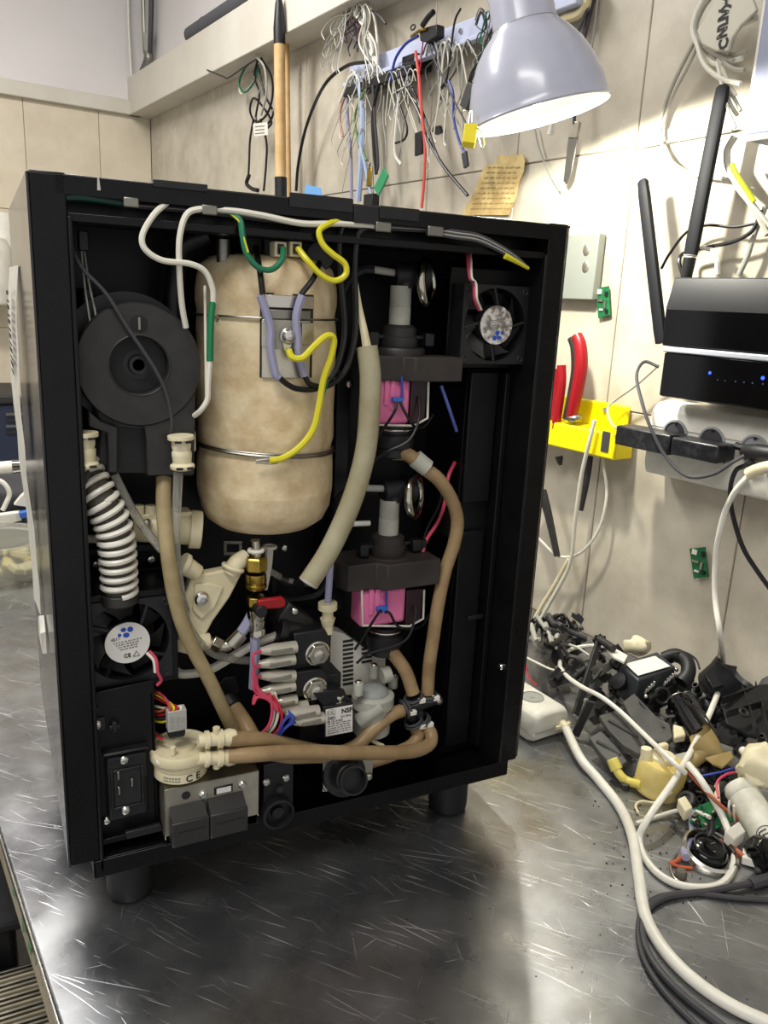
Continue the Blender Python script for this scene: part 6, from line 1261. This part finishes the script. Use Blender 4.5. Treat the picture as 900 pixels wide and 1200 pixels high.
    HEROES = ((640, 735, 'the cable tangle by the machine'), (620, 760, 'the thin white cables'), (664, 778, 'the white cable hook'), (690, 800, 'the bent black bar'), (712, 756, 'the bar\'s cross rod'), (748, 757, 'the crumpled cream lump'), (765, 785, 'the white-labelled valve'), (722, 800, 'the valve\'s dark flank'), (766, 845, 'the large notched plate'), (730, 862, 'the jagged grey plate'), (706, 880, 'the smallest grey plate'), (798, 780, 'the black hose bend'), (776, 816, 'the valve\'s port ring'), (808, 845, 'the shiny stepped cylinder'), (848, 795, 'the black cup'), (876, 835, 'the ribbed bracket'), (893, 806, 'the bracket\'s horn'), (860, 860, 'the bracket\'s lower corner'), (832, 880, 'the tan funnel'), (797, 856, 'the cream chip'), (799, 888, 'the dirty grey block'), (769, 905, 'the yellowed valve'), (828, 905, 'the blue wire'), (888, 895, 'the cream cap cluster'), (828, 950, 'the little circuit board'), (805, 940, 'the narrow cream block'), (838, 828, 'the twin thin struts'))
    place = ('at the back left of the heap', 'in the middle of the heap', 'at the right of the heap')
    for i, (u, v, h) in enumerate(spots):
        c = PT(u, v, h); c.z = max(c.z, TZ + .012); off = RWO - N.dot(c)
        if off < .035: c -= N * (.035 - off)
        if c.x < MW + .03 and c.y < MD + .03: continue
        k = random.randrange(6); A_ = rotm(random.uniform(0, 6.3), random.uniform(-.9, .9), random.uniform(-.9, .9)); s = random.uniform(.008, .016); m = random.choice([M_bplast, M_bplast, M_bgrey, M_rubber, M_bgrey, MATS['worn_grey_plastic'], M_bplast, M_dsteel if random.random() < .3 else M_bplast])
        b = MB(); T = lambda x, y, z: c + A_ @ Vector((x, y, z))
        if k == 0: b.prism([T(-s, -s * .4, -s), T(s, -s * .4, -s), T(s, -s * .4, -s * .5), T(-s * .4, -s * .4, -s * .5), T(-s * .4, -s * .4, s), T(-s, -s * .4, s)], A_ @ Vector((0, s * .8, 0)))
        elif k == 1: b.lathe(c, A_.col[2], [(s * .5, -s), (s * .5, -s * .2), (s * .75, -s * .2), (s * .75, 0), (s * .45, 0), (s * .45, s), (s * .3, s), (s * .3, -s * .2)], 14)
        elif k == 2: b.prism([T(math.cos(q) * s * (1 if j % 2 else .75), 0, math.sin(q) * s * (1 if j % 2 else .75)) for j, q in enumerate([2 * math.pi * j / 16 for j in range(16)])], A_ @ Vector((0, s * .5, 0)))
        elif k == 3: b.tube([T(-s, 0, -s * .6), T(-s * .9, 0, s * .5), T(0, 0, s), T(s * .9, 0, s * .4), T(s * .6, s * .4, -s * .6)], s * .22, 6, 4)
        elif k == 4: b.prism([T(-s * 1.5, 0, -s * .6), T(s * 1.1, 0, -s * .8), T(s * 1.5, 0, 0), T(s * .5, 0, s * .2), T(s * .3, 0, s * .8), T(-s * 1.3, 0, s * .6)], A_ @ Vector((0, s * .25, 0)))
        else: b.lathe(c, A_.col[1], [(s * .2, -s * .6), (s * .9, -s * .5), (s, -s * .1), (s * .8, s * .3), (s * .5, s * .3), (s * .6, -s * .1)], 16)
        nm = ('scrap_bracket', 'scrap_pipe', 'scrap_gear', 'scrap_clip', 'scrap_plate', 'scrap_stopper')[k]
        hero = min(HEROES, key=lambda q: (q[0] - u) ** 2 + (q[1] - v) ** 2); du, dv = u - hero[0], v - hero[1]
        side = ('right of' if du > 0 else 'left of') if abs(du) > abs(dv) else ('in front of' if dv > 0 else 'behind')
        tone = {'black_plastic': 'black', 'charcoal_plastic': 'charcoal', 'black_rubber': 'rubbery black', 'worn_grey_plastic': 'worn grey', 'dull_steel': 'steel'}[m.name]
        size = 'tiny' if s < .0105 else ('small' if s < .0135 else 'larger')
        lab = '%s %s %s %s %s' % (size, tone, kinds[k], side, hero[2])
        solo(nm, b, m, lab, 'scrap', 'small scraps in the heap by the wall' if 1 else lab, 0)
    # cable tangle at the far left of the heap
    for k in range(9):
        u, v = 628 + random.uniform(-8, 40), 728 + random.uniform(-4, 14); pts = []
        for j in range(5): pts.append((u + j * random.uniform(4, 12) - 6, v + random.uniform(-10, 12) + j * 4, random.uniform(.04, .085)))
        tw('heap_cable', pts, random.uniform(.0015, .0045), (M_dgwire, M_grwire, M_bwire)[k % 3], '%s cable %s in the tangle between machine and wall' % (('dark grey', 'pale grey', 'black')[k % 3], ('highest', 'half buried', 'lowest')[k // 3]), 'cable', 'cables tangled at the back of the heap')
    # dust and debris specks on the steel
    random.seed(77); d = MB()
    for k in range(160):
        q = PT(random.choice((random.uniform(690, 900), random.uniform(740, 880))), random.uniform(925, 1060), .0006); s = random.uniform(.0006, .0018); d.cbox(q, (s, s, s * .7), rotm(random.uniform(0, 3)))
    for k in range(26): q = PT(random.uniform(150, 880), random.uniform(1060, 1195), .0005); s = random.uniform(.0005, .0012); d.cbox(q, (s, s, s * .6))
    o = solo('crumbs', d, M_brown, 'dark crumbs scattered over the steel table', 'crumbs'); o['kind'] = 'stuff'
table_things()
# ================================================================= BEHIND AND LEFT OF THE MACHINE, AND UNDER THE TABLE
def left_side():
    t = thing('storage_tub', 'clear plastic tub with yellowish contents at the left edge', 'tub', PT(2, 690, 0)); c = PT(-2, 672, 0)
    r = .10; pr = [(r * .82, 0), (r * .86, .004), (r * .95, .07), (r * 1.05, .072), (r * 1.05, .082), (r * .99, .082), (r * .91, .07), (r * .80, .004)]
    obj('tub_wall', MB().lathe(c, Z, pr, 48, True, False), mat('clear_tub', '#d8d8cc', .15, trans=.8, ior=1.2), t)
    random.seed(4); 
    for k in range(14): q = c + Vector((random.uniform(-.06, .06), random.uniform(-.06, .06), .012 + random.uniform(0, .02))); obj('content_piece', MB().cbox(q, (.04, .025, .012), rotm(random.uniform(0, 3), .3)), random.choice([mat('straw_plastic', '#cfc08a', .5), M_white, M_cream]), t, .002)
    P = lambda u, v, y: PY(u, v, y)
    m = thing('navy_machine', 'navy and black appliance with vent slots far left behind the open machine', 'machine', (.02, 2.25, TZ))
    b0 = PY(-90, 560, 2.1); b1 = PY(28, 466, 2.1)
    obj('case', MB().box(b0.x, b1.x, 2.1, 2.45, TZ, b1.z - .02), mat('navy_plastic', '#232a3c', .4), m, .01); obj('top_lid', MB().box(b0.x, b1.x - .02, 2.09, 2.45, b1.z - .02, b1.z + .01), M_bgrey, m, .008)
    for k in range(4): obj('vent_slot', MB().pbox(7, 484 + k * 7, 28, 487 + k * 7, 2.095, .01), (M_dsteel, M_ink)[k % 2], m)
    t = thing('grey_nozzle', 'white hose with steel ferrule pointing right at the left edge', 'hose', P(5, 548, 1.5)); obj('hose', MB().tube([P(-40, 550, 1.5), P(-10, 549, 1.5), P(16, 547, 1.5)], .016, 14), M_white, t); obj('ferrule', MB().cyl(P(14, 547, 1.5), P(26, 546, 1.5), .018, .016, 18), M_chrome, t); obj('tip', MB().cyl(P(26, 546, 1.5), P(32, 546, 1.5), .005), M_bplast, t)
    obj('white_cable', MB().tube([P(-10, 560, 1.45), P(4, 566, 1.45), P(11, 578, 1.45), P(6, 592, 1.45), P(3, 598, 1.45)], .006), M_white, t)
    b = thing('dark_tool_bag', 'dark grey crumpled bag below the hose at the left edge', 'bag', PT(10, 620, 0)); obj('bag', MB().sphere(Vector((PY(-2, 605, 1.62).x, 1.62, TZ + .062)), .16, 1.1, .6, .36, 24, 14).jitter(.02, 6, 12), mat('bag_cloth', '#3a393c', .7, bump=.3), b)
    w = thing('white_packet', 'white pointed packet with blue stripe by the machine side', 'packet', PT(20, 600, .03)); obj('packet', MB().prism([P(16, 592, 1.3), P(24, 582, 1.3), P(34, 573, 1.3), P(42, 573, 1.3), P(42, 596, 1.3)], (0, .02, 0)), M_white, w, .002); obj('blue_stripe', MB().prism([P(22, 601, 1.28), P(44, 597, 1.28), P(44, 606, 1.28), P(24, 608, 1.28)], (0, .02, 0)), M_bluep, w, .002)
    obj('packet_flap', MB().prism([P(-5, 604, 1.29), P(24, 600, 1.29), P(26, 610, 1.29), P(-5, 618, 1.29)], (0, .02, 0)), M_white, w, .002)
    # papers hanging off the machine's left side
    s = thing('barcode_paper', 'white papers with barcodes hanging from the left side of the machine', 'paper', (-.003, .3, .45))
    X = lambda u, v, x: PX(u, v, x)
    pts = [(13, 292), (16, 345), (22, 372), (24, 400), (30, 440), (34, 480), (38, 520), (44, 558), (38, 572), (35, 556), (32, 524), (28, 490), (22, 450), (18, 410), (14, 380), (11, 350), (9, 310)]
    # flat sheets just off the panel
    def sheet(y0, y1, z0, z1, off, lean): return MB().boxf((-off, y0, z0), (-lean, 0, .0), (0, y1 - y0, 0), (0, 0, z1 - z0))
    m = MB(); rg = []
    for k in range(13):
        q = k / 12; z = .535 - .345 * q; o = -.0012 - .0075 * abs(math.sin(q * 3.6)) * (1 - q * .5) - .0015 * math.sin(q * 13) ** 2; y0 = .19 - .03 * q; y1 = .33 - .12 * q + .006 * math.sin(q * 9)
        rg.append([(o, y0, z), (o - .0006, y0, z), (o - .0036, y1, z), (o - .003, y1, z)])
    obj('long_paper', m.rings(rg), M_white, s)
    obj('torn_end', MB().prism([(-.002, .11, .168), (-.002, .15, .172), (-.002, .152, .19), (-.002, .13, .20), (-.002, .112, .19)], (-.004, 0, 0)).jitter(.002, 2, 90), M_white, s)
    for k in range(12): obj('barcode_bar', MB().boxf((-.0112, .20, .430 + .007 * k), (-.0004, 0, 0), (0, .06, 0), (0, 0, .002 + .002 * (k % 2))), M_ink, s)
    t = thing('white_wall_fixture', 'white pipe and rounded white casing on the back wall, cut by the left edge', 'fixture', PB(-4, 320, .03))
    obj('pipe', MB().cyl(PB(3, 250, .06), PB(4, 290, .06), .05), M_white, t); obj('casing', MB().lathe(PB(-12, 356, .09), Z, [(.08, 0), (.085, .012), (.085, .20), (.07, .23), (.04, .24)], 28), M_white, t)
    # under the table
    F = lambda u, v, z: PZ(u, v, z)
    b = thing('black_bin', 'black plastic bin on the floor beside the table edge', 'bin', F(-10, 1130, -.5)); q = F(-2, 1105, -.35); q.y += .045
    obj('bin_wall', MB().box(q.x - .16, q.x + .02, q.y - .01, q.y + .13, FL, -.35), M_bplast, b, .01); obj('bin_rim', MB().box(q.x - .17, q.x + .03, q.y - .02, q.y + .14, -.36, -.345), M_bplast, b, .004)
    w = thing('white_bottle', 'white object standing behind the black bin under the table', 'bottle', F(-5, 1065, -.4)); q = F(-2, 1062, -.4); q.y += .1; obj('body', MB().cyl((q.x, q.y, FL), (q.x, q.y, -.4), .05, .045), M_white, w, .004); obj('cap', MB().cyl((q.x, q.y, -.4), (q.x, q.y, -.37), .02), M_white, w, .003)
    h = thing('finned_radiator', 'dusty beige finned metal radiator standing on the floor by the table', 'radiator', F(10, 1185, -.4)); q = F(12, 1190, -.40)
    obj('core', MB().box(q.x - .16, q.x + .045, q.y - .10, q.y + .085, FL, -.42), M_apron, h, .004)
    for k in range(24): obj('fin', MB().box(q.x - .162, q.x + .05, q.y - .10 + k * .008, q.y - .0965 + k * .008, -.60, -.405), M_alu if k % 3 else M_apron, h, .0008)
left_side()
